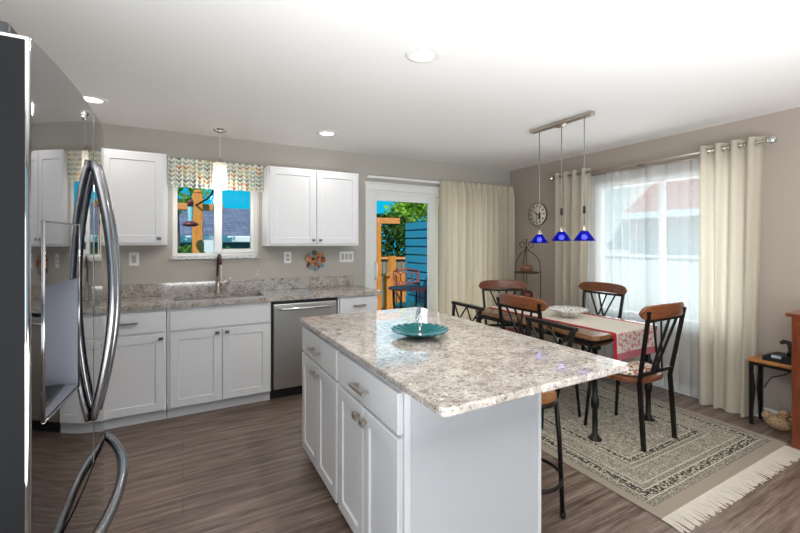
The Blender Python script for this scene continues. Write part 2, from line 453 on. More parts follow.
def tube(bm, pts, r, n=10, cap=True, closed=False, sx=1.0, sy=1.0, up=None):
    pts = [Vector(p) for p in pts]
    N = len(pts); rs = r if isinstance(r, (list, tuple)) else [r] * N
    rings = []; prev = None
    for i, p in enumerate(pts):
        if closed: d = (pts[(i + 1) % N] - pts[i - 1])
        else: d = pts[min(i + 1, N - 1)] - pts[max(i - 1, 0)]
        d.normalize()
        if prev is None:
            a = Vector(up) if up else (Vector((0, 0, 1)) if abs(d.z) < 0.9 else Vector((1, 0, 0)))
            s = d.cross(a).normalized()
        else:
            s = (prev - d * prev.dot(d)).normalized()
        prev = s; u = d.cross(s).normalized()
        ring = [bm.verts.new(p + s * (math.cos(2 * PI * k / n) * rs[i] * sx) + u * (math.sin(2 * PI * k / n) * rs[i] * sy)) for k in range(n)]
        rings.append(ring)
    M = N if closed else N - 1
    for i in range(M):
        a, b = rings[i], rings[(i + 1) % N]
        for k in range(n):
            f = bm.faces.new((a[k], a[(k + 1) % n], b[(k + 1) % n], b[k])); f.smooth = True
    if cap and not closed:
        bm.faces.new(rings[0][::-1]); bm.faces.new(rings[-1])

def lathe(bm, prof, c=(0, 0, 0), n=32, sx=1.0, sy=1.0, smooth=True, flute=0.0, nf=0, cap0=False, cap1=False):
    c = Vector(c); rings = []
    for (r, z) in prof:
        if r < 1e-6: rings.append([bm.verts.new(c + Vector((0, 0, z)))])
        else:
            ring = []
            for k in range(n):
                a = 2 * PI * k / n
                rr = r * (1 + flute * math.cos(nf * a)) if flute else r
                ring.append(bm.verts.new(c + Vector((math.cos(a) * rr * sx, math.sin(a) * rr * sy, z))))
            rings.append(ring)
    for a, b in zip(rings, rings[1:]):
        for k in range(n):
            if len(a) == 1 and len(b) == 1: continue
            if len(a) == 1: f = bm.faces.new((a[0], b[(k + 1) % n], b[k]))
            elif len(b) == 1: f = bm.faces.new((a[k], a[(k + 1) % n], b[0]))
            else: f = bm.faces.new((a[k], a[(k + 1) % n], b[(k + 1) % n], b[k]))
            f.smooth = smooth
    if cap0 and len(rings[0]) > 1: bm.faces.new(rings[0][::-1])
    if cap1 and len(rings[-1]) > 1: bm.faces.new(rings[-1])

def prism(bm, poly, p0, U, V, N, t):
    """extrude polygon (list of (u,v)) by t along N"""
    p0, U, V, N = Vector(p0), Vector(U), Vector(V), Vector(N)
    a = [bm.verts.new(p0 + U * u + V * v) for u, v in poly]
    b = [bm.verts.new(p0 + U * u + V * v + N * t) for u, v in poly]
    fs = [bm.faces.new(a[::-1]), bm.faces.new(b)]
    n = len(poly)
    for i in range(n): fs.append(bm.faces.new((a[i], a[(i + 1) % n], b[(i + 1) % n], b[i])))
    bmesh.ops.recalc_face_normals(bm, faces=fs)

def shaker(bm, O, U, V, N, w, h, t=0.02, fr=0.06, rec=0.009, ch=0.0025, raised=False):
    """door front: O lower corner on the back plane, N outward"""
    O, U, V, N = Vector(O), Vector(U), Vector(V), Vector(N)
    def P(u, v, n): return bm.verts.new(O + U * u + V * v + N * n)
    def rect(i, n): return [P(i, i, n), P(w - i, i, n), P(w - i, h - i, n), P(i, h - i, n)]
    loops = [rect(0, 0), rect(0, t - ch), rect(ch, t)]
    if not raised: loops += [rect(fr, t), rect(fr + 0.004, t - rec)]
    fs = [bm.faces.new(loops[0][::-1])]
    for a, b in zip(loops, loops[1:]):
        for i in range(4): fs.append(bm.faces.new((a[i], a[(i + 1) % 4], b[(i + 1) % 4], b[i])))
    fs.append(bm.faces.new(loops[-1]))
    if U.cross(V).dot(N) < 0:
        for f in fs: f.normal_flip()

def grid(bm, fn, nu, nv, uvfn=None, smooth=True):
    vs = [[bm.verts.new(fn(i / nu, j / nv)) for j in range(nv + 1)] for i in range(nu + 1)]
    uv = bm.loops.layers.uv.verify() if uvfn else None
    for i in range(nu):
        for j in range(nv):
            f = bm.faces.new((vs[i][j], vs[i + 1][j], vs[i + 1][j + 1], vs[i][j + 1])); f.smooth = smooth
            if uv:
                for l, (a, b) in zip(f.loops, ((i, j), (i + 1, j), (i + 1, j + 1), (i, j + 1))): l[uv].uv = uvfn(a / nu, b / nv)

def base_of(o):
    v = Vector((0, 0, 0))
    while o is not None: v += o.location; o = o.parent
    return v

def obj(name, bm, mat, parent=None, smooth=False, label=None):
    """bm holds world coordinates (things are built in place, unrotated)"""
    b = base_of(parent)
    if b.length: bmesh.ops.translate(bm, verts=bm.verts[:], vec=-b)
    me = bpy.data.meshes.new(name)
    if smooth:
        for f in bm.faces: f.smooth = True
    bm.to_mesh(me); bm.free()
    me.materials.append(mat)
    o = bpy.data.objects.new(name, me)
    COL.objects.link(o)
    if parent: o.parent = parent
    if label: o['label'] = label
    return o

def thing(name, label, cat, loc=(0, 0, 0), group=None):
    o = bpy.data.objects.new(name, None); o.empty_display_size = 0.1
    o.location = loc
    COL.objects.link(o)
    return tag(o, label, cat, group)

def tag(o, label, cat, group=None):
    o['label'] = label; o['category'] = cat
    if group: o['group'] = group
    return o

def solo(name, bm, mat, label, cat, origin=(0, 0, 0), group=None):
    bmesh.ops.translate(bm, verts=bm.verts[:], vec=-Vector(origin))
    o = obj(name, bm, mat); o.location = origin
    return tag(o, label, cat, group)

def struct(name, bm, mat, parent=None):
    o = obj(name, bm, mat, parent)
    if not parent: o['kind'] = 'structure'
    return o

def copy_tree(o, parent=None):
    c = o.copy(); COL.objects.link(c)
    if parent: c.parent = parent
    for ch in [k for k in bpy.data.objects if k.parent == o]: copy_tree(ch, c)
    return c

# ------------------------------------------------------------------ the room
XL, XR, YB, YR, ZC, WT = -1.08, 4.10, 4.22, -4.5, 2.44, 0.14
b = BM(); box(b, XL - WT, XR + WT, YR - WT, YB + WT, -0.12, 0.0); struct('floor', b, MT['floor'])
b = BM(); box(b, XL - WT, XR + WT, YR - WT, YB + WT, ZC, ZC + 0.14); struct('ceiling', b, MT['ceiling'])

KX0, KX1, KZ0, KZ1 = -0.086, 0.672, 1.262, 2.08       # kitchen window hole
DX0, DX1, DZ1 = 1.93, 3.77, 2.03                    # patio door hole
b = BM()
for x0, x1, z0, z1 in ((XL - WT, KX0, 0, ZC), (KX0, KX1, 0, KZ0), (KX0, KX1, KZ1, ZC), (KX1, DX0, 0, ZC), (DX0, DX1, DZ1, ZC), (DX1, XR + WT, 0, ZC)):
    box(b, x0, x1, YB, YB + WT, z0, z1)
struct('wall_back', b, MT['wall'])
WY0, WY1, WZ0, WZ1 = 1.50, 2.90, 0.62, 2.08          # dining window hole
b = BM()
for y0, y1, z0, z1 in ((YR - WT, WY0, 0, ZC), (WY0, WY1, 0, WZ0), (WY0, WY1, WZ1, ZC), (WY1, YB, 0, ZC)):
    box(b, XR, XR + WT, y0, y1, z0, z1)
struct('wall_right', b, MT['wall_shaded'])
b = BM()
for y0, y1, z0, z1 in ((YR - WT, -1.95, 0, ZC), (-1.95, 0.45, 0, 0.4), (-1.95, 0.45, 2.3, ZC), (0.45, YB, 0, ZC)):  # unseen opening added so the left fill light reaches the room
    box(b, XL - WT, XL, y0, y1, z0, z1)
struct('wall_left', b, MT['wall'])
b = BM()
for x0, x1, z0, z1 in ((XL, -0.7, 0, ZC), (-0.7, 3.7, 0, 0.3), (-0.7, 3.7, 2.38, ZC), (3.7, XR, 0, ZC)):  # unseen opening added for the rear fill light
    box(b, x0, x1, YR - WT, YR, z0, z1)
struct('wall_rear', b, MT['wall'])
# baseboards
b = BM(); box(b, XR - 0.014, XR, YR, YB, 0, 0.09, 0.003); struct('baseboard_right', b, MT['trim'])
b = BM(); box(b, DX1 + 0.09, XR - 0.014, YB - 0.014, YB, 0, 0.09, 0.003); struct('baseboard_back', b, MT['trim'])
b = BM(); box(b, XL, XL + 0.014, YR, 0.9, 0, 0.09, 0.003); struct('baseboard_left', b, MT['trim'])

# ---- kitchen window
w1 = bpy.data.objects.new('window_1', None); w1.location = (0.3, 4.30, KZ0); COL.objects.link(w1); w1['kind'] = 'structure'
b = BM()
FY0, FY1 = 4.265, 4.335
box(b, -0.085, -0.045, FY0, FY1, 1.285, KZ1); box(b, 0.64, 0.672, FY0, FY1, 1.285, KZ1); box(b, -0.045, 0.64, FY0, FY1, KZ1 - 0.05, KZ1)
box(b, -0.045, 0.64, FY0, FY1, 1.285, 1.312)
obj('window_frame', b, MT['vinyl'], w1)
b = BM()
box(b, 0.268, 0.338, FY0 - 0.012, FY1, 1.312, KZ1 - 0.05, 0.004)
obj('meeting_stile', b, MT['vinyl'], w1)
b = BM()
for x0, x1, z0, z1 in ((0.338, 0.64, 1.312, 1.352), (0.338, 0.64, KZ1 - 0.09, KZ1 - 0.05), (0.605, 0.64, 1.352, KZ1 - 0.09)):
    box(b, x0, x1, FY0 - 0.01, FY1 - 0.02, z0, z1, 0.003)
obj('sliding_sash', b, MT['vinyl'], w1)
b = BM(); box(b, -0.045, 0.268, 4.305, 4.309, 1.312, KZ1 - 0.05); obj('pane', b, MT['glass'], w1)
b = BM(); box(b, 0.338, 0.605, 4.295, 4.299, 1.352, KZ1 - 0.09); obj('pane', b, MT['glass'], w1)
b = BM(); box(b, -0.086, 0.672, YB - 0.028, 4.335, KZ0, 1.285); box(b, -0.10, 0.69, YB - 0.03, YB, KZ0 - 0.005, 1.285, 0.002); obj('window_sill', b, m_granite('pale_sill_granite', '#d2cdc7', 0.15), w1)

# ---- patio door
dr = bpy.data.objects.new('door_1', None); dr.location = (2.85, 4.29, 0); COL.objects.link(dr); dr['kind'] = 'structure'
b = BM()
box(b, DX0, DX0 + 0.03, YB, YB + WT, 0.0, DZ1); box(b, DX1 - 0.03, DX1, YB, YB + WT, 0, DZ1); box(b, DX0 + 0.03, DX1 - 0.03, YB, YB + WT, DZ1 - 0.03, DZ1)
box(b, DX0 + 0.03, DX1 - 0.03, YB, YB + WT, 0.0, 0.03)
obj('door_frame', b, MT['vinyl'], dr)
def door_panel(x0, x1, y0, y1, sl, sr, name):
    b = BM()
    box(b, x0, x0 + sl, y0, y1, 0.03, DZ1 - 0.03, 0.003); box(b, x1 - sr, x1, y0, y1, 0.03, DZ1 - 0.03, 0.003)
    box(b, x0 + sl, x1 - sr, y0, y1, 1.915, DZ1 - 0.03, 0.003); box(b, x0 + sl, x1 - sr, y0, y1, 0.03, 0.15, 0.003)
    p = obj(name, b, MT['vinyl'], dr)
    b = BM(); ym = (y0 + y1) / 2; box(b, x0 + sl, x1 - sr, ym - .003, ym + .003, 0.15, 1.915); obj('pane', b, MT['glass'], p)
    return p
dp = door_panel(DX0 + 0.03, 2.84, 4.235, 4.275, 0.045, 0.105, 'sliding_panel')
door_panel(2.83, DX1 - 0.03, 4.285, 4.33, 0.085, 0.08, 'fixed_panel')
b = BM(); tube(b, [(1.985, 4.236, 0.98), (1.985, 4.20, 1.0), (1.985, 4.185, 1.05), (1.985, 4.185, 1.12), (1.985, 4.20, 1.17), (1.985, 4.236, 1.19)], 0.011)
box(b, 1.97, 2.0, 4.225, 4.238, 0.94, 1.23, 0.004)
obj('door_handle', b, MT['white_plastic'], dp)
b = BM()
box(b, DX0 - 0.085, DX0, YB - 0.02, YB, 0, DZ1, 0.003); box(b, DX1, DX1 + 0.085, YB - 0.02, YB, 0, DZ1, 0.003)
box(b, DX0 - 0.085, DX1 + 0.085, YB - 0.02, YB, DZ1, 2.10, 0.003); box(b, DX0 - 0.10, DX1 + 0.10, YB - 0.032, YB, 2.10, 2.122, 0.003)
struct('trim_1', b, MT['trim'])

# ---- dining window
w2 = bpy.data.objects.new('window_2', None); w2.location = (4.17, 2.2, WZ0); COL.objects.link(w2); w2['kind'] = 'structure'
b = BM()
fx0, fx1 = 4.15, 4.21
box(b, fx0, fx1, WY0, WY0 + .06, WZ0, WZ1); box(b, fx0, fx1, WY1 - .06, WY1, WZ0, WZ1); box(b, fx0, fx1, WY0 + .06, WY1 - .06, WZ0, WZ0 + .06); box(b, fx0, fx1, WY0 + .06, WY1 - .06, WZ1 - .06, WZ1)
box(b, fx0, fx1, 2.185, 2.225, WZ0 + .06, WZ1 - .06)
obj('window_frame', b, MT['vinyl'], w2)
b = BM(); box(b, 4.178, 4.182, WY0 + .06, 2.185, WZ0 + .06, WZ1 - .06); obj('pane', b, MT['glass'], w2)
b = BM(); box(b, 4.178, 4.182, 2.225, WY1 - .06, WZ0 + .06, WZ1 - .06); obj('pane', b, MT['glass'], w2)
b = BM(); box(b, XR - 0.012, 4.15, WY0 - 0.03, WY1 + 0.03, WZ0 - 0.025, WZ0, 0.004); obj('window_sill', b, MT['trim'], w2)

# ------------------------------------------------------------------ base cabinets, counter, sink, dishwasher
def pull(bm, c, L, axis, out, drop=0.028):
    """bar pull: centre c on the front, bar along axis, standing off along out"""
    c, axis, out = Vector(c), Vector(axis), Vector(out)
    for s in (-1, 1):
        p = c + axis * (s * L * 0.38)
        bar(bm, p, p + out * drop, 0.012, 0.012, up=(0, 0, 1) if abs(out.z) < .5 else (1, 0, 0))
    bar(bm, c - axis * (L / 2) + out * (drop + .004), c + axis * (L / 2) + out * (drop + .004), 0.012, 0.012, bev=0.002)

def knob(bm, c, out, s=0.03):
    c, out = Vector(c), Vector(out)
    bar(bm, c, c + out * 0.02, 0.012, 0.012)
    bar(bm, c + out * 0.02, c + out * 0.029, s, s * 0.72, bev=0.002)

FY = 3.62            # front of the base doors
BY = 3.642
def base_body(root, x0, x1, toe=True):
    b = BM(); box(b, x0, x1, BY, YB - 0.003, 0.09, 0.893); obj('carcass', b, MT['cab'], root)
    b = BM(); box(b, x0, x1, BY + 0.05, BY + 0.065, 0.001, 0.09); obj('toe_kick', b, MT['cab'], root)
def front(root, name, x0, x1, z0, z1, raised=False):
    b = BM(); shaker(b, (x0, BY, z0), (1, 0, 0), (0, 0, 1), (0, -1, 0), x1 - x0, z1 - z0, t=BY - FY, raised=raised)
    return obj(name, b, MT['cab'], root)
N3 = (0, -1, 0)
def drawer_door_cab(name, x0, x1, label, knob_right=True):
    r = thing(name, label, 'cabinet', ((x0 + x1) / 2, 3.9, 0))
    base_body(r, x0, x1)
    d = front(r, 'drawer', x0 + .015, x1 - .012, 0.715, 0.872, True)
    b = BM(); pull(b, ((x0 + x1) / 2, FY, 0.80), 0.125, (1, 0, 0), N3); obj('pull', b, MT['nickel'], d)
    d = front(r, 'door', x0 + .015, x1 - .012, 0.10, 0.695)
    b = BM(); knob(b, ((x1 - .035) if knob_right else (x0 + .035), FY, 0.665), N3); obj('knob', b, MT['knob'], d)
    return r
drawer_door_cab('base_cabinet', -1.07, -0.615, 'white base cabinet behind the refrigerator, at the left end of the counter')
drawer_door_cab('base_cabinet', -0.61, -0.115, 'white base cabinet with one drawer over one door, left of the sink cabinet')
drawer_door_cab('base_cabinet', 1.31, 1.735, 'narrow white base cabinet with a drawer, right of the dishwasher', False)
r = thing('sink_cabinet', 'white sink base cabinet with wide false drawer front and two doors, under the window', 'cabinet', (0.29, 3.9, 0))
b = BM(); box(b, -0.11, 0.685, BY, YB - 0.003, 0.09, 0.69); obj('carcass', b, MT['cab'], r)
b = BM(); box(b, -0.11, 0.685, BY, BY + .02, 0.69, 0.893); obj('face_frame', b, MT['cab'], r)
b = BM(); box(b, -0.11, 0.685, BY + 0.05, BY + 0.065, 0.001, 0.09); obj('toe_kick', b, MT['cab'], r)
front(r, 'false_drawer_front', -0.09, 0.672, 0.713, 0.858, True)
d = front(r, 'door', -0.09, 0.285, 0.10, 0.695); b = BM(); knob(b, (0.25, FY, 0.668), N3); obj('knob', b, MT['knob'], d)
d = front(r, 'door', 0.291, 0.672, 0.10, 0.695); b = BM(); knob(b, (0.326, FY, 0.668), N3); obj('knob', b, MT['knob'], d)

# dishwasher
r = thing('dishwasher', 'stainless steel dishwasher with curved bar handle, between two white base cabinets', 'dishwasher', (0.99, 3.9, 0))
b = BM(); box(b, 0.69, 1.305, 3.66, 4.2, 0.10, 0.89); obj('tub', b, MT['blackplastic'], r)
b = BM(); box(b, 0.69, 1.305, 3.70, 3.72, 0.001, 0.10); obj('toe_kick', b, MT['blackplastic'], r)
b = BM(); box(b, 0.705, 1.29, 3.615, 3.66, 0.105, 0.862, 0.006, 2); dd = obj('door', b, MT['steel'], r)
b = BM()
pts = [(0.735 + i / 20 * 0.525, 3.612 - 0.045 * math.sin(PI * min(1, max(0, i / 20))) ** 0.35, 0.822) for i in range(21)]
tube(b, pts, 0.014, 12, sy=0.9); obj('handle', b, MT['chrome'], dd)

# countertop with sink hole, backsplash
SX0, SX1, SY0, SY1 = -0.075, 0.655, 3.775, 4.125
CX0, CX1, CY0, CZ0, CZ1 = XL + 0.002, 1.755, 3.598, 0.895, 0.93
r = thing('countertop', 'speckled pale granite countertop running along the back wall, with a sink cut out', 'countertop', (0.3, 3.9, CZ0))
b = BM()
box(b, CX0, SX0, CY0, YB - .002, CZ0, CZ1); box(b, SX1, CX1, CY0, YB - .002, CZ0, CZ1)
box(b, SX0, SX1, CY0, SY0, CZ0, CZ1); box(b, SX0, SX1, SY1, YB - .002, CZ0, CZ1)
bmesh.ops.remove_doubles(b, verts=b.verts[:], dist=1e-5)
obj('slab', b, MT['granite'], r)
b = BM(); box(b, CX0, 1.70, YB - 0.022, YB - .002, CZ1, CZ1 + 0.115, 0.002); obj('backsplash', b, MT['granite'], r)
b = BM()
r = thing('sink', 'undermount stainless steel sink below the kitchen window', 'sink', (0.29, 3.95, 0.72))
t = 0.004; z0 = 0.70; z1 = CZ0
for x0, x1, y0, y1, a, c in ((SX0, SX1, SY0, SY1, z0, z0 + t), (SX0, SX0 + t, SY0, SY1, z0 + t, z1), (SX1 - t, SX1, SY0, SY1, z0 + t, z1), (SX0 + t, SX1 - t, SY0, SY0 + t, z0 + t, z1), (SX0 + t, SX1 - t, SY1 - t, SY1, z0 + t, z1)):
    box(b, x0, x1, y0, y1, a, c)
obj('basin', b, MT['steel'], r)
b = BM(); lathe(b, [(0, 0.002), (0.045, 0.002), (0.05, 0.0)], (0.29, 3.95, z0 + t + 0.001), 24); obj('drain', b, MT['chrome'], r)

# faucet
r = thing('faucet', 'brushed nickel pull-down faucet with side lever behind the sink', 'faucet', (0.295, 4.165, CZ1))
fx, fy = 0.295, 4.165
b = BM(); lathe(b, [(0.03, 0), (0.03, 0.012), (0.02, 0.02), (0.019, 0.14), (0.016, 0.16)], (fx, fy, CZ1), 20, cap0=True); obj('body', b, MT['nickel'], r)
b = BM()
pts = [(fx, fy, CZ1 + .15), (fx, fy, CZ1 + .28)]
for i in range(1, 13):
    a = PI * i / 12
    pts.append((fx + 0.012 * i / 12, fy - 0.075 + 0.075 * math.cos(a), CZ1 + .28 + 0.085 * math.sin(a)))
tube(b, pts, 0.0135, 12); obj('spout', b, MT['bronze'], r)
b = BM(); lathe(b, [(0.014, 0.0), (0.017, -0.03), (0.018, -0.08), (0.027, -0.15), (0.026, -0.158), (0, -0.158)], (fx + .012, fy - .15, CZ1 + .28), 18); obj('spray_head', b, MT['nickel'], r)
b = BM(); tube(b, [(fx + .01, fy, CZ1 + .085), (fx + .05, fy - .03, CZ1 + .075), (fx + .085, fy - .04, CZ1 + .085), (fx + .10, fy - .045, CZ1 + .12), (fx + .10, fy - .045, CZ1 + .15)], [0.013, 0.014, 0.011, 0.008, 0.006], 10)
obj('lever', b, MT['nickel'], r)

# ---- upper cabinets
UYF = 3.885
def upper(name, x0, x1, z0, z1, splits, knobs, label):
    r = thing(name, label, 'cabinet', ((x0 + x1) / 2, 4.05, z0))
    b = BM(); box(b, x0, x1, UYF + .02, YB - .002, z0, z1); obj('carcass', b, MT['cab'], r)
    for (a, c), kx in zip(splits, knobs):
        b = BM(); shaker(b, (a, UYF + .0195, z0 + .018), (1, 0, 0), (0, 0, 1), (0, -1, 0), c - a, z1 - z0 - .03, t=0.0195, fr=0.062)
        d = obj('door', b, MT['cab'], r)
        b = BM(); knob(b, (kx, UYF, z0 + .055), N3); obj('knob', b, MT['knob'], d)
    return r
upper('upper_cabinet', -0.59, -0.122, 1.392, 2.165, [(-0.575, -0.137)], [-0.175], 'white wall cabinet with a single door, left of the window, partly behind the refrigerator')
upper('upper_cabinet', 0.705, 1.637, 1.382, 2.145, [(0.722, 1.172), (1.178, 1.622)], [1.14, 1.21], 'white two-door wall cabinet between the kitchen window and the patio door')
upper('upper_cabinet', -1.07, -0.60, 1.392, 2.165, [(-1.055, -0.615)], [-0.65], 'white wall cabinet in the left corner, behind the refrigerator')

# ---- valance on its rod
r = thing('valance', 'gathered window valance printed with small coloured chevrons above the sink window', 'valance', (0.3, 4.13, 1.92))
b = BM()
def vf(u, v):
    x = -0.118 + u * 0.818
    g = 0.010 * math.sin(u * 2 * PI * 21) + 0.006 * math.sin(u * 2 * PI * 13.3 + 1)
    amp = 0.55 + 0.75 * abs(v - 0.86)
    z = 1.918 + v * 0.262 + (0.006 * math.sin(u * 2 * PI * 21 + .6) + 0.004 * math.sin(u * 2 * PI * 9) if v > 0.99 else 0) + (0.003 * math.sin(u * 44) if v < .01 else 0)
    return Vector((x, 4.118 + g * amp * (1.0 if abs(v - .86) > .05 else .6), z))
grid(b, vf, 260, 14, lambda u, v: (u * 1.25, v * 0.262))
obj('fabric', b, MT['valance'], r)
b = BM(); tube(b, [(-0.118, 4.135, 2.143), (0.702, 4.135, 2.143)], 0.007); obj('rod', b, MT['white_plastic'], r)
for x in (-0.108, 0.69):
    b = BM(); bar(b, (x, 4.13, 2.143), (x, 4.219, 2.143), 0.012, 0.03); obj('bracket', b, MT['white_plastic'], r)

# pull cord hanging right of the window
r = thing('blind_cord', 'thin white pull cord with plastic tassels hanging right of the kitchen window', 'cord', (0.665, 4.2, 1.1))
b = BM(); tube(b, [(0.668, 4.195, 1.95), (0.668, 4.195, 1.15)], 0.0018, 6); obj('cord', b, MT['white_plastic'], r)
for dx, z in ((0.0, 1.15), (-0.012, 1.105)):
    b = BM(); lathe(b, [(0, 0.0), (0.004, 0), (0.007, -0.03), (0, -0.032)], (0.668 + dx, 4.195, z), 10); obj('tassel', b, MT['white_plastic'], r)
b = BM(); tube(b, [(0.668, 4.195, 1.15), (0.656, 4.195, 1.105)], 0.0015, 6); obj('cord', b, MT['white_plastic'], r)

# ---- switches and outlets
def wall_plate(x, z, n, kind, label):
    w = 0.075 + 0.046 * (n - 1)
    r = thing('wall_switch' if kind == 's' else 'wall_outlet', label, 'switch' if kind == 's' else 'outlet', (x, YB, z))
    b = BM(); box(b, x - w / 2, x + w / 2, YB - 0.007, YB - .0005, z - .06, z + .06, 0.002); obj('plate', b, MT['white_plastic'], r)
    for i in range(n):
        xx = x + (i - (n - 1) / 2) * 0.046
        if kind == 's':
            b = BM(); box(b, xx - .016, xx + .016, YB - 0.011, YB - .007, z - .033, z + .033, 0.001); obj('rocker', b, MT['slot'], r)
        else:
            for dz in (-.02, .02):
                b = BM(); box(b, xx - .016, xx + .016, YB - 0.009, YB - .007, z + dz - .014, z + dz + .014, 0.001); o = obj('socket', b, MT['slot'], r)
                b = BM(); box(b, xx - .008, xx - .005, YB - 0.0096, YB - .009, z + dz - .005, z + dz + .006); box(b, xx + .005, xx + .008, YB - 0.0096, YB - .009, z + dz - .005, z + dz + .006); obj('slot', b, MT['blackplastic'], o)
wall_plate(-0.38, 1.268, 1, 's', 'white rocker light switch on the wall left of the kitchen window, above the counter')
wall_plate(0.964, 1.258, 1, 'o', 'white outlet plate on the wall left of the leaf plaque')
wall_plate(1.62, 1.255, 3, 's', 'wide three-rocker white switch plate near the patio door casing')

# ---- leaf plaque on the wall
r = thing('wall_plaque', 'round wall plaque of rust, tan and green leaves hung under the wall cabinet', 'wall decoration', (1.258, YB, 1.225))
b = BM()
lathe(b, [(0, 0.016), (0.06, 0.016), (0.085, 0.008), (0.085, 0.0)], (0, 0, 0), 24)
bmesh.ops.rotate(b, verts=b.verts[:], cent=(0, 0, 0), matrix=Matrix.Rotation(PI / 2, 3, 'X'))
bmesh.ops.translate(b, verts=b.verts[:], vec=(1.258, YB - .001, 1.222)); obj('back_plate', b, MT['leaf_tan'], r)
def leafb(bm, cx, cz, ang, L, W, y):
    pts = [(0, 0)]
    for i in range(1, 9):
        t_ = i / 9; pts.append((t_ * L, W * math.sin(PI * t_) ** .8))
    pts.append((L, 0))
    for i in range(8, 0, -1):
        t_ = i / 9; pts.append((t_ * L, -W * math.sin(PI * t_) ** .8))
    prism(bm, pts, (cx, y, cz), (math.cos(ang), 0, math.sin(ang)), (-math.sin(ang), 0, math.cos(ang)), (0, -1, 0), 0.006)
rl = random.Random(3)
lm = ['leaf_brown', 'leaf_rust', 'leaf_tan', 'leaf_green', 'leaf_brown', 'leaf_slate', 'leaf_rust', 'leaf_tan']
for k in range(15):
    a = 2 * PI * k / 15 + .2; rr = 0.052 + 0.01 * rl.random()
    m = lm[k % 8] if not 3.6 < a < 5.2 else 'leaf_slate'
    b = BM(); leafb(b, 1.258 + rr * math.cos(a), 1.222 + rr * math.sin(a), a + rl.uniform(-.7, .7), 0.06, 0.024, YB - .012 - .002 * (k % 4)); obj('leaf', b, MT[m], r)
for k in range(7):
    a = 2 * PI * k / 7; b = BM()
    t_ = bmesh.new(); bmesh.ops.create_icosphere(t_, subdivisions=2, radius=0.017 + .006 * rl.random())
    for f in t_.faces: f.smooth = True
    join(b, t_, Matrix.Translation((1.258 + .03 * math.cos(a) + .004, YB - .02, 1.225 + .03 * math.sin(a)))); obj('berry', b, MT[['leaf_tan', 'leaf_rust', 'leaf_slate', 'leaf_brown'][k % 4]], r)

# ------------------------------------------------------------------ ceiling lights
def disc_y(): pass
for k, (x, y, lab) in enumerate(((1.148, 1.836, 'round recessed ceiling light over the island, largest of those in view'),
                                 (1.184, 3.586, 'round recessed ceiling light in front of the two-door wall cabinet'),
                                 (-0.57, 3.546, 'round recessed ceiling light above the left wall cabinet, beside the refrigerator'))):
    r = thing('recessed_light', lab, 'ceiling light', (x, y, ZC), 'recessed ceiling lights')
    b = BM(); lathe(b, [(0.062, -0.002), (0.068, -0.010), (0.095, -0.006), (0.098, 0.0)], (x, y, ZC - .0005), 40); obj('trim_ring', b, MT['white_plastic'], r)
    b = BM(); lathe(b, [(0, -0.004), (0.063, -0.004)], (x, y, ZC - .0005), 32); obj('lens', b, MT['lens'], r)
    d = bpy.data.lights.new('downlight_lamp', 'SPOT'); d.energy = 36 if y < 3 else 8; d.spot_size = math.radians(176); d.spot_blend = 0.5; d.shadow_soft_size = 0.06; d.color = (1, 0.95, 0.88)
    o = bpy.data.objects.new('downlight_lamp', d); o.location = (x, y, ZC - 0.03); COL.objects.link(o)

# pendant over the sink
px_, py_ = 0.297, 3.959
r = thing('pendant_lamp', 'small pendant lamp with ribbed white glass shade hanging in front of the valance', 'lamp', (px_, py_, ZC))
b = BM(); lathe(b, [(0, -0.028), (0.02, -0.028), (0.055, -0.012), (0.062, 0.0)], (px_, py_, ZC - .0005), 32); obj('canopy', b, MT['chrome'], r)
b = BM(); tube(b, [(px_, py_, ZC - .02), (px_, py_, 2.17)], 0.0025, 8); obj('cord', b, MT['white_plastic'], r)
b = BM(); lathe(b, [(0.006, 0.045), (0.012, 0.03), (0.026, 0.008), (0.045, 0.0), (0.0, 0.0)], (px_, py_, 2.137), 24); obj('cap', b, MT['nickel'], r)
d = bpy.data.lights.new('pendant_glow', 'POINT'); d.energy = 5; d.shadow_soft_size = 0.05; d.color = (1, 0.96, 0.9)
o = bpy.data.objects.new('pendant_glow', d); o.location = (px_, py_, 1.88); COL.objects.link(o)
b = BM(); prof = []
for i in range(41):
    z = 2.136 - i / 40 * 0.235
    prof.append((0.058 + 0.004 * i / 40 + 0.0022 * math.cos(i * PI / 2), z))
lathe(b, prof, (px_, py_, 0), 36); obj('shade', b, MT['shade_white'], r)
b = BM(); t_ = bmesh.new(); bmesh.ops.create_icosphere(t_, subdivisions=3, radius=0.03); join(b, t_, Matrix.Translation((px_, py_, 2.03))); obj('bulb', b, MT['bulb'], r, True)

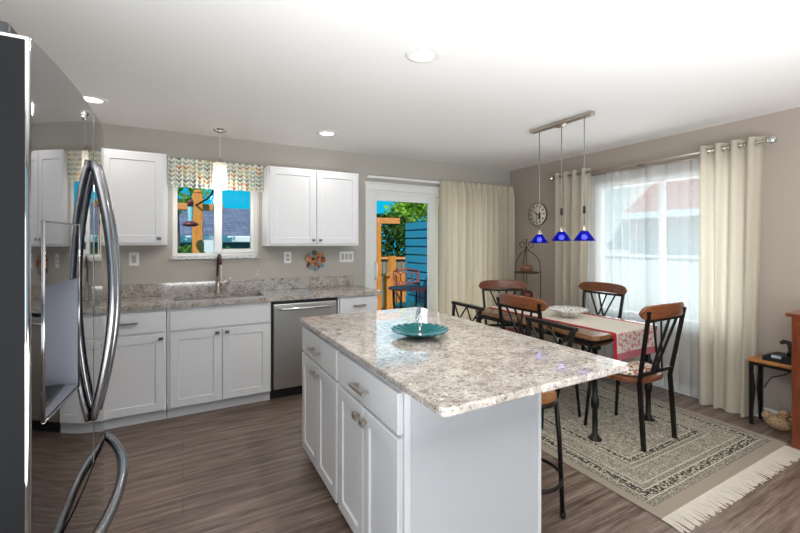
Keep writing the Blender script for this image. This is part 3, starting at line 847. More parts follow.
# three-lamp pendant bar over the dining table
r = thing('pendant_bar', 'brushed nickel ceiling bar carrying three cobalt blue glass pendant lamps over the dining table', 'lamp', (2.80, 2.3, ZC))
b = BM(); box(b, 2.775, 2.835, 1.99, 2.61, ZC - 0.03, ZC - .0005, 0.006, 2); obj('bar', b, MT['nickel'], r)
b = BM(); lathe(b, [(0, -0.02), (0.03, -0.018), (0.055, 0.0)], (2.80, 2.3, ZC - .03), 28); obj('canopy', b, MT['nickel'], r)
for (x, y, zs) in ((2.835, 2.547, 1.41), (2.79, 2.27, 1.427), (2.79, 2.055, 1.427)):
    cd = BM(); tube(cd, [(x, y, ZC - .03), (x, y, zs + 0.12)], 0.0035, 8); cd = obj('cord', cd, MT['greymetal'], r)
    b = BM(); lathe(b, [(0.004, 0.03), (0.010, 0.026), (0.010, -0.026), (0.004, -0.03)], (x, y, zs + 0.245), 12); obj('cord_grip', b, MT['gun'], cd)
    b = BM(); lathe(b, [(0.004, 0.125), (0.006, 0.118), (0.026, 0.078), (0.026, 0.072)], (x, y, zs), 20); obj('socket_cap', b, MT['nickel'], r)
    b = BM(); lathe(b, [(0.026, 0.08), (0.083, 0.0), (0.080, 0.0), (0.024, 0.077)], (x, y, zs), 36); s_ = obj('lamp_shade', b, MT['shade_blue'], r)
    b = BM(); t_ = bmesh.new(); bmesh.ops.create_icosphere(t_, subdivisions=3, radius=0.022); join(b, t_, Matrix.Translation((x, y, zs + .03))); obj('bulb', b, MT['bulb_cool'], r, True)

# ------------------------------------------------------------------ refrigerator
r = thing('refrigerator', 'black stainless french-door refrigerator with ice dispenser and bowed handles, at the left edge', 'refrigerator', (-0.65, 1.40, 0))
FYN, FYS, FYF = 0.95, 1.403, 1.86
def fX(y): return -0.222 - (0.172 if y < 1.38 else 0.30) * abs(y - 1.38) ** 2.5
b = BM(); box(b, XL + 0.02, -0.325, FYN + 0.008, FYF - 0.008, 0.03, 1.75, 0.004); obj('body', b, MT['fridgeside'], r)
b = BM(); box(b, XL + 0.05, -0.34, FYN + .03, FYF - .03, 0.001, 0.03); obj('base_grille', b, MT['blackplastic'], r)
RECZ0, RECZ1, RECY0, RECY1 = 1.066, 1.326, 1.005, 1.225
def fdoor(y0, y1, z0, z1, hole=None):
    b = BM(); xb = -0.318; rd = 0.005
    ys = [y0 + rd * (1 - math.cos(PI / 2 * i / 14)) for i in range(15)]
    inner = [y0 + rd + (y1 - y0 - 2 * rd) * i / 60 for i in range(1, 60)]
    if hole: inner = sorted([v for v in inner if all(abs(v - h) > .003 for h in hole[:2])] + [hole[0], hole[1]])
    ys += inner + [y1 - rd * (1 - math.cos(PI / 2 * i / 14)) for i in range(14, -1, -1)]
    def x_at(y):
        e = min(y - y0, y1 - y); x = fX(y)
        if e < rd: x -= rd - math.sqrt(max(0, rd * rd - (rd - e) ** 2))
        return x
    zs = sorted(set([z0, z1] + ([hole[2], hole[3]] if hole else [])))
    V = {}
    for i, y in enumerate(ys):
        for j, z in enumerate(zs): V[i, j] = b.verts.new((x_at(y), y, z))
    for i in range(len(ys) - 1):
        for j in range(len(zs) - 1):
            if hole and hole[0] - 1e-6 <= ys[i] and ys[i + 1] <= hole[1] + 1e-6 and hole[2] - 1e-6 <= zs[j] and zs[j + 1] <= hole[3] + 1e-6: continue
            f = b.faces.new((V[i, j], V[i + 1, j], V[i + 1, j + 1], V[i, j + 1])); f.smooth = True
    # back, top, bottom, sides
    B = [[b.verts.new((xb, y0, z)) for z in (z0, z1)], [b.verts.new((xb, y1, z)) for z in (z0, z1)]]
    n = len(ys) - 1; J = len(zs) - 1
    def cap(vs): b.faces.new([b.verts.new(v.co) for v in vs])
    cap([V[i, J] for i in range(n + 1)] + [B[1][1], B[0][1]])
    cap([V[i, 0] for i in range(n, -1, -1)] + [B[0][0], B[1][0]])
    cap([B[0][0]] + [V[0, j] for j in range(J + 1)] + [B[0][1]])
    cap([B[1][1]] + [V[n, j] for j in range(J, -1, -1)] + [B[1][0]])
    if not hole: cap((B[1][0], B[0][0], B[0][1], B[1][1]))
    bmesh.ops.delete(b, geom=[v for v in b.verts if not v.link_faces], context='VERTS')
    return b
DZ0 = 0.785
near = obj('near_door', fdoor(FYN, FYS - .003, DZ0, 1.782, (RECY0, RECY1, RECZ0, RECZ1)), MT['fridge'], r)
far = obj('far_door', fdoor(FYS + .003, FYF, DZ0, 1.782), MT['fridge'], r)
frz = obj('freezer_drawer', fdoor(FYN, FYF, 0.07, DZ0 - .008), MT['fridge'], r)
b = BM(); box(b, -0.318, -0.2495, FYN - 0.0012, FYN + .0008, DZ0 + .004, 1.776); obj('door_side', b, MT['fridgeside'], near)
b = BM(); box(b, -0.318, -0.2495, FYN - 0.0012, FYN + .0008, 0.08, DZ0 - .012); obj('drawer_side', b, MT['fridgeside'], frz)
b = BM()   # dispenser liner (open box)
xo0, xi = fX(RECY0), -0.312
def q(pts): b.faces.new([b.verts.new(p) for p in pts])
x0_, x1_ = fX(RECY0), fX(RECY1)
q([(xi, RECY0, RECZ0), (xi, RECY1, RECZ0), (xi, RECY1, RECZ1), (xi, RECY0, RECZ1)])
q([(x0_, RECY0, RECZ0), (x1_, RECY1, RECZ0), (xi, RECY1, RECZ0), (xi, RECY0, RECZ0)])
q([(x0_, RECY0, RECZ1), (xi, RECY0, RECZ1), (xi, RECY1, RECZ1), (x1_, RECY1, RECZ1)])
q([(x0_, RECY0, RECZ0), (xi, RECY0, RECZ0), (xi, RECY0, RECZ1), (x0_, RECY0, RECZ1)])
q([(x1_, RECY1, RECZ0), (x1_, RECY1, RECZ1), (xi, RECY1, RECZ1), (xi, RECY1, RECZ0)])
disp = obj('dispenser', b, MT['recess'], near)
b = BM(); box(b, -0.300, fX(RECY0) - .012, RECY0 + .01, RECY1 - .01, RECZ0 + .001, RECZ0 + .008, 0.002); obj('drip_tray', b, MT['blackplastic'], near)
b = BM()
def cp(u, v):
    y = RECY0 + u * (RECY1 - RECY0); return Vector((fX(y) + .002, y, RECZ1 + v * 0.125))
grid(b, cp, 24, 2)
obj('control_panel', b, MT['panelglass'], near)
b = BM()   # frame line round dispenser
for y in (RECY0 - .001, RECY1 + .001): tube(b, [(fX(y) + .001, y, RECZ0 - .004), (fX(y) + .001, y, RECZ1 + .128)], 0.0025, 6)
for z in (RECZ0 - .004, RECZ1 + .127): tube(b, [(fX(RECY0 + i / 8 * (RECY1 - RECY0)) + .001, RECY0 + i / 8 * (RECY1 - RECY0), z) for i in range(9)], 0.0025, 6)
obj('dispenser_bezel', b, MT['dark_steel'], near)
def vhandle(y, z0, z1, lean):
    b = BM(); pts = []
    for i in range(33):
        t_ = i / 32; bow = math.sin(PI * t_)
        pts.append((fX(y) + 0.004 + 0.046 * bow ** 0.9, y + lean * bow, z0 + (z1 - z0) * t_))
    tube(b, pts, 0.014, 12, sx=1.0, sy=0.75)
    return b
obj('handle', vhandle(1.365, 0.925, 1.635, -0.012), MT['dark_steel'], near)
obj('handle', vhandle(1.44, 0.925, 1.635, 0.012), MT['dark_steel'], far)
b = BM(); pts = []
for i in range(41):
    t_ = i / 40; y = 1.03 + 0.76 * t_
    pts.append((fX(y) + 0.004 + 0.058 * math.sin(PI * t_) ** 0.75, y, 0.705))
tube(b, pts, 0.014, 12); obj('handle', b, MT['dark_steel'], frz)
b = BM(); lathe(b, [(0, 0.004), (0.009, 0.004), (0.013, 0.002), (0.013, 0)], (0, 0, 0), 20)
bmesh.ops.rotate(b, verts=b.verts[:], cent=(0, 0, 0), matrix=Matrix.Rotation(PI / 2, 3, 'Y'))
bmesh.ops.translate(b, verts=b.verts[:], vec=(fX(1.28) + .0005, 1.28, 1.737)); obj('badge', b, MT['chrome'], near)
b = BM(); box(b, -0.46, -0.272, FYN + .006, FYN + .075, 1.7822, 1.806, 0.005, 2); obj('hinge_cover', b, MT['blackplastic'], r)

# ------------------------------------------------------------------ island
r = thing('kitchen_island', 'white kitchen island cabinet with drawers and doors on its left side, under a granite top', 'kitchen island', (1.06, 1.94, 0))
IX0, IX1, IY0, IY1 = 0.714, 1.413, 1.262, 2.622
b = BM(); box(b, IX0, IX1 - .018, IY0 + .018, IY1, 0.055, 0.883); obj('carcass', b, MT['cab'], r)
b = BM(); box(b, IX0 + .06, IX1 - .02, IY0 + .02, IY1 - .02, 0.001, 0.055); obj('toe_kick', b, MT['cab'], r)
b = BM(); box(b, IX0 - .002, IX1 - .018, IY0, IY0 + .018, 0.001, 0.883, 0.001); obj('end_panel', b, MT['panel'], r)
b = BM(); box(b, IX1 - .018, IX1, IY0 - .004, IY1, 0.001, 0.883, 0.001); obj('back_panel', b, MT['cab'], r)
b = BM(); box(b, IX0 - .006, IX0 + .02, IY0 - .004, IY0 - .0005, 0.001, 0.883, 0.001); obj('corner_trim', b, MT['cab'], r)
def ifront(name, y0, y1, z0, z1, raised=False):
    b = BM(); shaker(b, (IX0, y0, z0), (0, 1, 0), (0, 0, 1), (-1, 0, 0), y1 - y0, z1 - z0, t=0.022, raised=raised, fr=0.058)
    return obj(name, b, MT['cab'], r)
for (y0, y1) in ((1.283, 1.922), (1.952, 2.612)):
    d = ifront('drawer', y0, y1, 0.703, 0.856, True); ym = (y0 + y1) / 2
    b = BM(); pull(b, (IX0 - .022, ym, 0.775), 0.15, (0, 1, 0), (-1, 0, 0), 0.03); obj('pull', b, MT['nickel'], d)
    d = ifront('door', y0, ym - .002, 0.068, 0.686); b = BM(); knob(b, (IX0 - .022, ym - .038, 0.64), (-1, 0, 0), 0.034); obj('knob', b, MT['nickel'], d)
    d = ifront('door', ym + .002, y1, 0.068, 0.686); b = BM(); knob(b, (IX0 - .022, ym + .038, 0.64), (-1, 0, 0), 0.034); obj('knob', b, MT['nickel'], d)
# island top with rounded corners
b = BM()
def rrect(x0, x1, y0, y1, rad, n=6):
    pts = []
    for cx, cy, a0 in ((x1 - rad, y1 - rad, 0), (x0 + rad, y1 - rad, 90), (x0 + rad, y0 + rad, 180), (x1 - rad, y0 + rad, 270)):
        for i in range(n + 1):
            a = math.radians(a0 + 90 * i / n); pts.append((cx + rad * math.cos(a), cy + rad * math.sin(a)))
    return pts
def slab(b, x0, x1, y0, y1, z0, z1, rad, ch=0.006):
    loops = []
    for ins, z in ((ch, z0), (0, z0 + ch), (0, z1 - ch), (ch * .3, z1 - ch * .3), (ch, z1)):
        loops.append([b.verts.new((x, y, z)) for x, y in rrect(x0 + ins, x1 - ins, y0 + ins, y1 - ins, rad - ins if rad > ins else 0.001)])
    n = len(loops[0])
    b.faces.new(loops[0][::-1]); b.faces.new(loops[-1])
    for a, c in zip(loops, loops[1:]):
        for k in range(n): b.faces.new((a[k], a[(k + 1) % n], c[(k + 1) % n], c[k]))
slab(b, 0.678, 1.62, 0.974, 2.64, 0.884, 0.914, 0.022)
solo('island_countertop', b, MT['granite'], 'thick speckled granite slab on the kitchen island, overhanging towards the stools', 'countertop', (1.15, 1.8, 0.884))

# teal dish
r = thing('serving_dish', 'shallow fluted teal glass dish with a looped metal handle, on the island', 'dish', (1.105, 1.80, 0.9145))
b = BM(); lathe(b, [(0, 0.004), (0.04, 0.0), (0.05, 0.0), (0.09, 0.014), (0.15, 0.036), (0.152, 0.040), (0.148, 0.040), (0.088, 0.020), (0.045, 0.008), (0, 0.008)], (1.105, 1.80, 0.9145), 96, flute=0.012, nf=20)
for v in b.verts:
    q_ = Vector((v.co.x - 1.105, v.co.y - 1.80)); v.co.z += 0.0022 * math.cos(20 * math.atan2(q_.y, q_.x)) * min(1, max(0, (q_.length - .05) / .08))
obj('bowl', b, MT['dish'], r)
b = BM()
cx_, cy_ = 1.105, 1.80
tube(b, [(cx_, cy_, 0.922), (cx_, cy_, 0.965)], 0.005, 10)
pts = []
for i in range(17):
    a = -PI / 2 + 2 * PI * i / 16; pts.append((cx_ + 0.011 * math.cos(a), cy_ - 0.004 * math.cos(a), 0.995 + 0.033 * math.sin(a)))
tube(b, pts, 0.003, 8); lathe(b, [(0.014, 0), (0.012, 0.006), (0.005, 0.01)], (cx_, cy_, 0.9225), 14)
obj('handle', b, MT['chrome'], r)

# ------------------------------------------------------------------ bar stools
def make_stool(label):
    r = thing('bar_stool', label, 'stool', (0, 0, 0), 'bar stools at the island')
    b = BM(); lathe(b, [(0, 0.605), (0.135, 0.605), (0.146, 0.615), (0.146, 0.635), (0.13, 0.648), (0, 0.65)], (0, 0, 0), 32); obj('seat', b, MT['wood_pale'], r)
    b = BM(); pts = [(0.142 * math.cos(2 * PI * i / 32), 0.142 * math.sin(2 * PI * i / 32), 0.60) for i in range(32)]; tube(b, pts, 0.011, 8, closed=True); obj('seat_ring', b, MT['gun'], r)
    for sx in (-1, 1):
        for sy in (-1, 1):
            b = BM(); tube(b, [(sx * .10, sy * .10, 0.60), (sx * .112, sy * .112, 0.40), (sx * .123, sy * .123, 0.012)], 0.012, 10); l = obj('leg', b, MT['gun'], r)
            b = BM(); lathe(b, [(0.0, 0.0), (0.014, 0.0), (0.015, 0.02), (0.012, 0.03)], (sx * .123, sy * .123, 0.0), 12); obj('foot_cap', b, MT['rubber'], l)
    b = BM(); pts = [(0.172 * math.cos(2 * PI * i / 36), 0.172 * math.sin(2 * PI * i / 36), 0.20) for i in range(36)]; tube(b, pts, 0.0095, 8, closed=True); obj('foot_ring', b, MT['gun'], r)
    # low back on +x side
    for s in (-1, 1):
        b = BM(); bar(b, (0.12, s * .09 + .01, 0.60), (0.205, s * .165 + .04, 0.965), 0.022, 0.012, up=(1, 0, 0)); obj('back_post', b, MT['gun'], r)
    b = BM(); bar(b, (0.205, -0.138, 0.958), (0.205, 0.218, 0.958), 0.028, 0.02, bev=0.003); obj('top_rail', b, MT['gun'], r)
    b = BM(); bar(b, (0.188, -0.112, 0.845), (0.188, 0.185, 0.845), 0.014, 0.014); obj('lower_rail', b, MT['gun'], r)
    b = BM(); ys = [-.11, -.035, .04, .115, .19]
    for i in range(4):
        za, zb = (0.95, 0.848) if i % 2 == 0 else (0.848, 0.95)
        xa, xb = (0.203, 0.191) if i % 2 == 0 else (0.191, 0.203)
        tube(b, [(xa, ys[i], za), (xb, ys[i + 1], zb)], 0.006, 8)
    obj('zigzag_brace', b, MT['gun'], r)
    return r
st = make_stool('black iron bar stool nearest the camera, its leg showing beside the island panel')
st2 = copy_tree(st); st2['label'] = 'black iron bar stool with zigzag back, farther along the island, against the linen curtain'
st.location = (1.595, 1.515, 0); st.rotation_euler = (0, 0, math.radians(-3))
st2.location = (1.595, 2.25, 0); st2.rotation_euler = (0, 0, math.radians(-2))

# ------------------------------------------------------------------ dining table, runner, chairs
TX0, TX1, TY0, TY1, TZ = 2.545, 3.35, 1.785, 3.13, 0.75
r = thing('dining_table', 'wooden dining table with black pipe legs, standing on the rug', 'table', (2.95, 2.46, 0))
b = BM(); slab(b, TX0, TX1, TY0, TY1, TZ - .036, TZ, 0.05, 0.004); obj('tabletop', b, MT['wood_top'], r)
b = BM()
for y in (TY0 + .05, TY1 - .08): box(b, TX0 + .05, TX1 - .08, y, y + .03, TZ - .075, TZ - .0365)
for x in (TX0 + .02, TX1 - .09): box(b, x, x + .03, TY0 + .05, TY1 - .05, TZ - .075, TZ - .0365)
obj('under_frame', b, MT['black'], r)
RUGZ = 0.012
for x in (TX0 + .035, TX1 - .11):
    for y in (TY0 + .03, TY1 - .06):
        b = BM()
        lathe(b, [(0, 0), (0.045, 0.0), (0.045, 0.008), (0.028, 0.012), (0.026, 0.03), (0.0185, 0.034), (0.0185, 0.22), (0.026, 0.225), (0.028, 0.26), (0.026, 0.295), (0.0185, 0.30), (0.0185, 0.43), (0.026, 0.435), (0.028, 0.455), (0.026, 0.475), (0.0185, 0.48), (0.0185, 0.64), (0.04, 0.645), (0.04, 0.66)], (x, y, RUGZ), 18)
        obj('leg', b, MT['black'], r)
# runner
b = BM()
RX0, RX1 = 2.735, 3.285
def rf(u, v):
    L = TY1 + .004 - TY0 + 0.195 + 0.02
    s_ = v * L
    x = RX0 + u * (RX1 - RX0)
    drop = 0.20
    if s_ < drop:
        z = TZ - drop + s_; y = TY0 - 0.007 - 0.012 * (1 - s_ / drop) * (0.4 + 0.6 * math.sin(u * 9)) ** 2
    else:
        z = TZ + .003; y = TY0 - 0.007 + (s_ - drop)
    return Vector((x, min(y, TY1), z))
grid(b, rf, 24, 90, lambda u, v: (u, v * 1.564))
solo('table_runner', b, MT['runner'], 'cream table runner with red borders and embroidered flowers, hanging over the table end', 'table runner', (3.0, 2.4, TZ))
# lace bowl on table
b = BM(); lathe(b, [(0, 0.0), (0.05, 0.0), (0.08, 0.02), (0.12, 0.05), (0.165, 0.072), (0.163, 0.076), (0.115, 0.056), (0.07, 0.026), (0, 0.008)], (3.0, 2.37, TZ + .0035), 72, flute=0.04, nf=9)
solo('lace_bowl', b, MT['lace'], 'wavy white and grey crocheted bowl in the middle of the dining table', 'bowl', (3.0, 2.37, TZ + .0035))

def make_chair(label):
    r = thing('dining_chair', label, 'chair', (0, 0, 0), 'dining chairs around the table')
    def seatshape(k): # rounded square
        return [(0.215 * k * math.copysign(abs(math.cos(a)) ** .75, math.cos(a)), 0.21 * k * math.copysign(abs(math.sin(a)) ** .75, math.sin(a))) for a in [2 * PI * i / 40 for i in range(40)]]
    b = BM(); loops = []
    for k, z in ((0.95, 0.425), (1.0, 0.432), (1.0, 0.452), (0.96, 0.46)): loops.append([b.verts.new((x, y, z)) for x, y in seatshape(k)])
    b.faces.new(loops[0][::-1]); b.faces.new(loops[-1])
    for a, c in zip(loops, loops[1:]):
        for i in range(40): b.faces.new((a[i], a[(i + 1) % 40], c[(i + 1) % 40], c[i]))
    obj('seat', b, MT['wood_rail'], r)
    for s in (-1, 1):
        b = BM(); tube(b, [(s * .165, .165, 0.426), (s * .18, .185, 0.25), (s * .192, .205, 0.0)], [0.014, 0.013, 0.011], 10); obj('leg', b, MT['black'], r)
        b = BM(); bar(b, (s * .19, -.235, 0.0), (s * .188, -.205, 0.45), 0.024, 0.024); bar(b, (s * .188, -.205, 0.445), (s * .218, -.285, 0.945), 0.024, 0.020); obj('back_leg', b, MT['black'], r)
        b = BM(); pts = []
        for i in range(9):
            a = PI / 2 * i / 8; pts.append((s * (.178 - 0.10 * (1 - math.cos(a))), .18 - .0 * i, 0.30 + 0.12 * math.sin(a)))
        tube(b, pts, 0.007, 8); obj('leg_brace', b, MT['black'], r)
    b = BM(); bar(b, (-.188, -.216, 0.505), (.188, -.216, 0.505), 0.018, 0.022); obj('lower_rail', b, MT['black'], r)
    b = BM(); bar(b, (-.212, -.274, 0.880), (.212, -.274, 0.880), 0.016, 0.02); obj('upper_rail', b, MT['black'], r)
    b = BM()
    for x0, x1 in ((.10, -.04), (.04, -.12), (-.10, .04), (-.04, .12)):
        bar(b, (x0 * .7, -.216 + (0.003 if x0 > 0 else -.003), 0.51), (-x0 * 1.3 if False else x1 * 1.15, -.272 + (0.003 if x0 > 0 else -.003), 0.878), 0.012, 0.014)
    obj('lattice', b, MT['black'], r)
    # curved wooden top rail with rounded ends
    b = BM()
    NU, W2, zc, H2 = 32, 0.265, 0.930, 0.048
    front_, back_ = [], []
    for i in range(NU + 1):
        u = -1 + 2 * i / NU; x = W2 * u
        h = H2 * (1 - abs(u) ** 9.0) ** 0.5 if abs(u) < 1 else 0.002
        h = max(h, 0.006)
        yc = -0.305 + 0.05 * u * u
        zc_ = zc + 0.012 * (1 - u * u)
        ring = [b.verts.new((x, yc + dy, zc_ + dz)) for dy, dz in ((-.010, -h * .8), (-.010, h * .8), (-.005, h), (.006, h), (.010, h * .8), (.010, -h * .8), (.006, -h), (-.005, -h))]
        front_.append(ring)
    for a, c in zip(front_, front_[1:]):
        for k in range(8): f = b.faces.new((a[k], a[(k + 1) % 8], c[(k + 1) % 8], c[k]))
    b.faces.new(front_[0]); b.faces.new(front_[-1][::-1])
    bmesh.ops.recalc_face_normals(b, faces=b.faces[:])
    tr = obj('top_rail', b, MT['wood_rail'], r)
    for s in (-1, 1):
        b = BM(); lathe(b, [(0, .004), (.005, .003), (.006, 0)], (0, 0, 0), 10)
        bmesh.ops.rotate(b, verts=b.verts[:], cent=(0, 0, 0), matrix=Matrix.Rotation(-PI / 2, 3, 'X')); bmesh.ops.translate(b, verts=b.verts[:], vec=(s * .205, -.255, 0.925)); obj('bolt', b, MT['gun'], tr)
    return r
chA = make_chair('dining chair at the near end of the table, its black lattice back facing the camera')
spots = [((3.52, 2.58, RUGZ), 90, 'dining chair on the window side of the table, its back against the sheer curtain'),
         ((2.60, 2.30, RUGZ), -90, 'dining chair on the island side of the table, its back behind the nearer bar stool'),
         ((2.95, 3.05, RUGZ), 150, 'dining chair at the far end of the table, in front of the linen curtain')]
for loc, deg, lab in spots:
    c = copy_tree(chA); c.location = loc; c.rotation_euler = (0, 0, math.radians(deg)); c['label'] = lab
chA.location = (2.905, 1.785, RUGZ); chA.rotation_euler = (0, 0, math.radians(0))
def cushion(loc, deg, mat, label):
    b = BM(); rings = []
    for k, z in ((0.80, 0.0), (0.93, 0.006), (0.97, 0.018), (0.93, 0.03), (0.7, 0.038), (0.3, 0.041)):
        rings.append([b.verts.new((0.2 * k * math.copysign(abs(math.cos(a)) ** .7, math.cos(a)), 0.185 * k * math.copysign(abs(math.sin(a)) ** .7, math.sin(a)) + .01, z)) for a in [2 * PI * i / 36 for i in range(36)]])
    b.faces.new(rings[0][::-1]); b.faces.new(rings[-1])
    for a, c in zip(rings, rings[1:]):
        for i in range(36): b.faces.new((a[i], a[(i + 1) % 36], c[(i + 1) % 36], c[i]))
    o = obj('seat_cushion', b, mat, None, True); o.location = (loc[0], loc[1], RUGZ + 0.4605); o.rotation_euler = (0, 0, math.radians(deg))
    tag(o, label, 'cushion', 'seat cushions on the dining chairs')
cushion((2.905, 1.785), 0, MT['cushion_red'], 'cream and red floral seat cushion on the nearest dining chair')
cushion((3.52, 2.58), 90, MT['cushion_grey'], 'grey and white floral seat cushion on the chair at the window side')
cushion((2.95, 3.05), 150, MT['cushion_rose'], 'rose red seat cushion on the chair at the far end of the table')

# ------------------------------------------------------------------ rug
RW, RL = 1.58, 2.28
rcx, rcy = 2.135 + RW / 2, 1.13 + RL / 2
r = thing('rug', 'grey and beige persian patterned rug with cream fringe under the dining table', 'rug', (rcx, rcy, 0))
b = BM(); box(b, rcx - RW / 2, rcx + RW / 2, rcy - RL / 2, rcy + RL / 2, 0.001, 0.011, 0.003); obj('pile', b, m_rug(RW / 2, RL / 2), r)
for s, nm in ((-1, 'near'), (1, 'far')):
    b = BM(); rf_ = random.Random(5 + s)
    n = 230
    for i in range(n):
        x = rcx - RW / 2 + (RW - .05) * (i + .5) / n
        y0 = rcy + s * RL / 2; L = 0.105 + rf_.uniform(-.015, .012); dx = rf_.uniform(-.012, .012)
        w = RW / n * 0.6
        a = [(x - w, y0, .008), (x + w, y0, .008), (x + w * .9 + dx * .4, y0 + s * L * .5, .007), (x - w * .9 + dx * .4, y0 + s * L * .5, .007), (x + dx + w * .85, y0 + s * L, .003), (x + dx - w * .85, y0 + s * L, .003)]
        v = [b.verts.new(p) for p in a]; v2 = [b.verts.new((p[0], p[1], p[2] - .0025)) for p in a]
        b.faces.new((v[0], v[1], v[2], v[3])); b.faces.new((v[3], v[2], v[4], v[5]))
        b.faces.new((v2[3], v2[2], v2[1], v2[0])); b.faces.new((v2[5], v2[4], v2[2], v2[3]))
        for p_, q_ in ((1, 2), (2, 4), (4, 5), (5, 3), (3, 0)): b.faces.new((v[p_], v2[p_], v2[q_], v[q_]))
    o = obj('fringe', b, MT['fringe'], r); o['kind'] = 'stuff'

# ------------------------------------------------------------------ curtains
def pleat_curtain(bm, x0, x1, y, z0, z1, n, amp, top_pinch=0.6):
    def f(u, v):
        x = x0 + (x1 - x0) * u
        ph = u * n * 2 * PI + 1.0 * math.sin(u * 11) + 0.7 * math.sin(u * 29 + 1) * (1 - .6 * v)
        a = amp * (0.7 + 0.4 * math.sin(u * 17 + 2)) * (1 - top_pinch * max(0, (v - .93)) / .07)
        yy = y + a * math.sin(ph) + 0.006 * math.sin(v * 5 + u * 20)
        xx = x + 0.3 * a * math.cos(ph) * (1 - v * .5)
        zz = z0 + (z1 - z0) * v + (0.008 * math.sin(u * n * 4 * PI) if v > .99 else 0)
        return Vector((xx, yy, zz))
    grid(bm, f, n * 14, 26)
r = thing('curtain', 'oatmeal linen pleated curtain covering the right half of the patio door', 'curtain', (3.4, 4.1, 0))
b = BM(); pleat_curtain(b, 2.80, 4.01, 4.078, 0.02, 2.19, 13, 0.052); obj('panel', b, MT['linen'], r)
b = BM(); b2 = BM()
r = thing('curtain_rod', 'white traverse curtain rod above the patio door', 'curtain rod', (2.9, 4.15, 2.17))
b = BM(); box(b, 1.86, 3.98, 4.147, 4.165, 2.158, 2.188, 0.003); obj('rail', b, MT['white_plastic'], r)
for x in (1.87, 2.58, 3.97):
    b = BM(); box(b, x - .012, x + .012, 4.165, YB - .001, 2.160, 2.186); obj('bracket', b, MT['white_plastic'], r)

# right-wall rods, sheers, cream panels
RZ, RXc = 2.205, 3.985
r = thing('curtain_rod', 'brushed nickel double curtain rod with round finials over the dining window', 'curtain rod', (RXc, 2.3, RZ))
b = BM(); tube(b, [(RXc, 1.33, RZ), (RXc, 3.36, RZ)], 0.011, 12); obj('front_rod', b, MT['nickel'], r)
b = BM(); tube(b, [(4.045, 1.36, RZ - .035), (4.045, 3.34, RZ - .035)], 0.007, 10); obj('back_rod', b, MT['nickel'], r)
for y, s in ((1.33, -1), (3.36, 1)):
    b = BM(); t_ = bmesh.new(); bmesh.ops.create_icosphere(t_, subdivisions=2, radius=0.03); join(b, t_, Matrix.Translation((RXc, y + s * .028, RZ))); tube(b, [(RXc, y, RZ), (RXc, y + s * .006, RZ)], 0.018, 12); obj('finial', b, MT['chrome'], r)
for y in (1.40, 2.35, 3.31):
    b = BM(); bar(b, (RXc, y, RZ - .008), (XR - .001, y, RZ - .008), 0.012, 0.016); bar(b, (XR - .008, y, RZ - .06), (XR - .008, y, RZ + .03), 0.02, 0.014, up=(1, 0, 0)); obj('bracket', b, MT['nickel'], r)
r = thing('sheer_curtain', 'white sheer voile curtain across the whole dining window', 'curtain', (4.045, 2.3, 0))
b = BM()
def sf(u, v):
    y = 1.40 + 1.92 * u
    ph = u * 19 * 2 * PI + 2.6 * math.sin(u * 9) + 1.6 * math.sin(u * 23)
    a = 0.025 * (0.65 + 0.5 * math.sin(u * 31 + 1))
    return Vector((4.052 + a * math.sin(ph) , y + 0.02 * math.cos(ph) + .01 * math.sin(u * 40 + v * 2), 0.03 + 2.14 * v))
grid(b, sf, 420, 12)
obj('panel', b, MT['sheer'], r)

def grommet_curtain(y0, y1, n, label, seed):
    r = thing('curtain', label, 'curtain', (RXc, (y0 + y1) / 2, 0), 'cream curtain panels at the dining window')
    b = BM()
    def f(u, v):
        ph = u * n * 2 * PI
        flare = 1 - 0.14 * (1 - v)
        y = y0 + (y1 - y0) * (0.5 + (u - .5) * flare) + 0.012 * (1 - v) * math.sin(u * 13 + seed) + 0.03 * (1 - v)
        a = 0.036 * (0.9 + 0.25 * math.sin(u * 9 + seed) * (1 - v))
        s_ = math.sin(ph); s_ = math.copysign(abs(s_) ** 0.75, s_)
        return Vector((RXc - 0.004 + a * s_, y, 0.008 + 2.245 * v))
    grid(b, f, n * 24, 30)
    p = obj('panel', b, MT['cream'], r)
    for k in range(2 * n):
        u = (k + 0.0) / (2 * n) + 0.0
        if k == 0: continue
        y = y0 + (y1 - y0) * u
        b = BM(); pts = [(RXc + 0.024 * math.cos(2 * PI * i / 20), y + (0.010 if k % 2 else -.010) * math.cos(2 * PI * i / 20), RZ + 0.024 * math.sin(2 * PI * i / 20)) for i in range(20)]
        tube(b, pts, 0.004, 6, closed=True); obj('grommet', b, MT['nickel'], r)
grommet_curtain(1.347, 1.79, 4, 'cream grommet curtain panel at the right side of the dining window, beside the telephone table', 0.5)
grommet_curtain(2.85, 3.33, 4, 'cream grommet curtain panel at the left of the dining window, behind the pendant lamps', 2.1)

# ------------------------------------------------------------------ clock
cy_, cz_ = 3.70, 1.785
r = thing('wall_clock', 'round wall clock with cream face and brown rim, on the right wall near the corner', 'clock', (XR, cy_, cz_))
def wallx(bm):
    bmesh.ops.rotate(bm, verts=bm.verts[:], cent=(0, 0, 0), matrix=Matrix.Rotation(-PI / 2, 3, 'Y')); bmesh.ops.translate(bm, verts=bm.verts[:], vec=(XR - .001, cy_, cz_)); return bm
b = BM(); lathe(b, [(0.150, 0.0), (0.150, 0.022), (0.147, 0.026), (0.143, 0.024), (0.143, 0.018)], n=48); obj('rim', wallx(b), MT['clockrim'], r)
b = BM(); lathe(b, [(0, 0.022), (0.1435, 0.022), (0.1435, 0.0)], n=48); obj('face', wallx(b), MT['clockface'], r)
b = BM()
for k in range(12):
    a = 2 * PI * k / 12; p = Vector((math.cos(a), math.sin(a), 0))
    bar(b, p * .098 + Vector((0, 0, .0255)), p * .124 + Vector((0, 0, .0255)), 0.013, 0.003)
obj('hour_mark', wallx(b), MT['clockhand'], r)
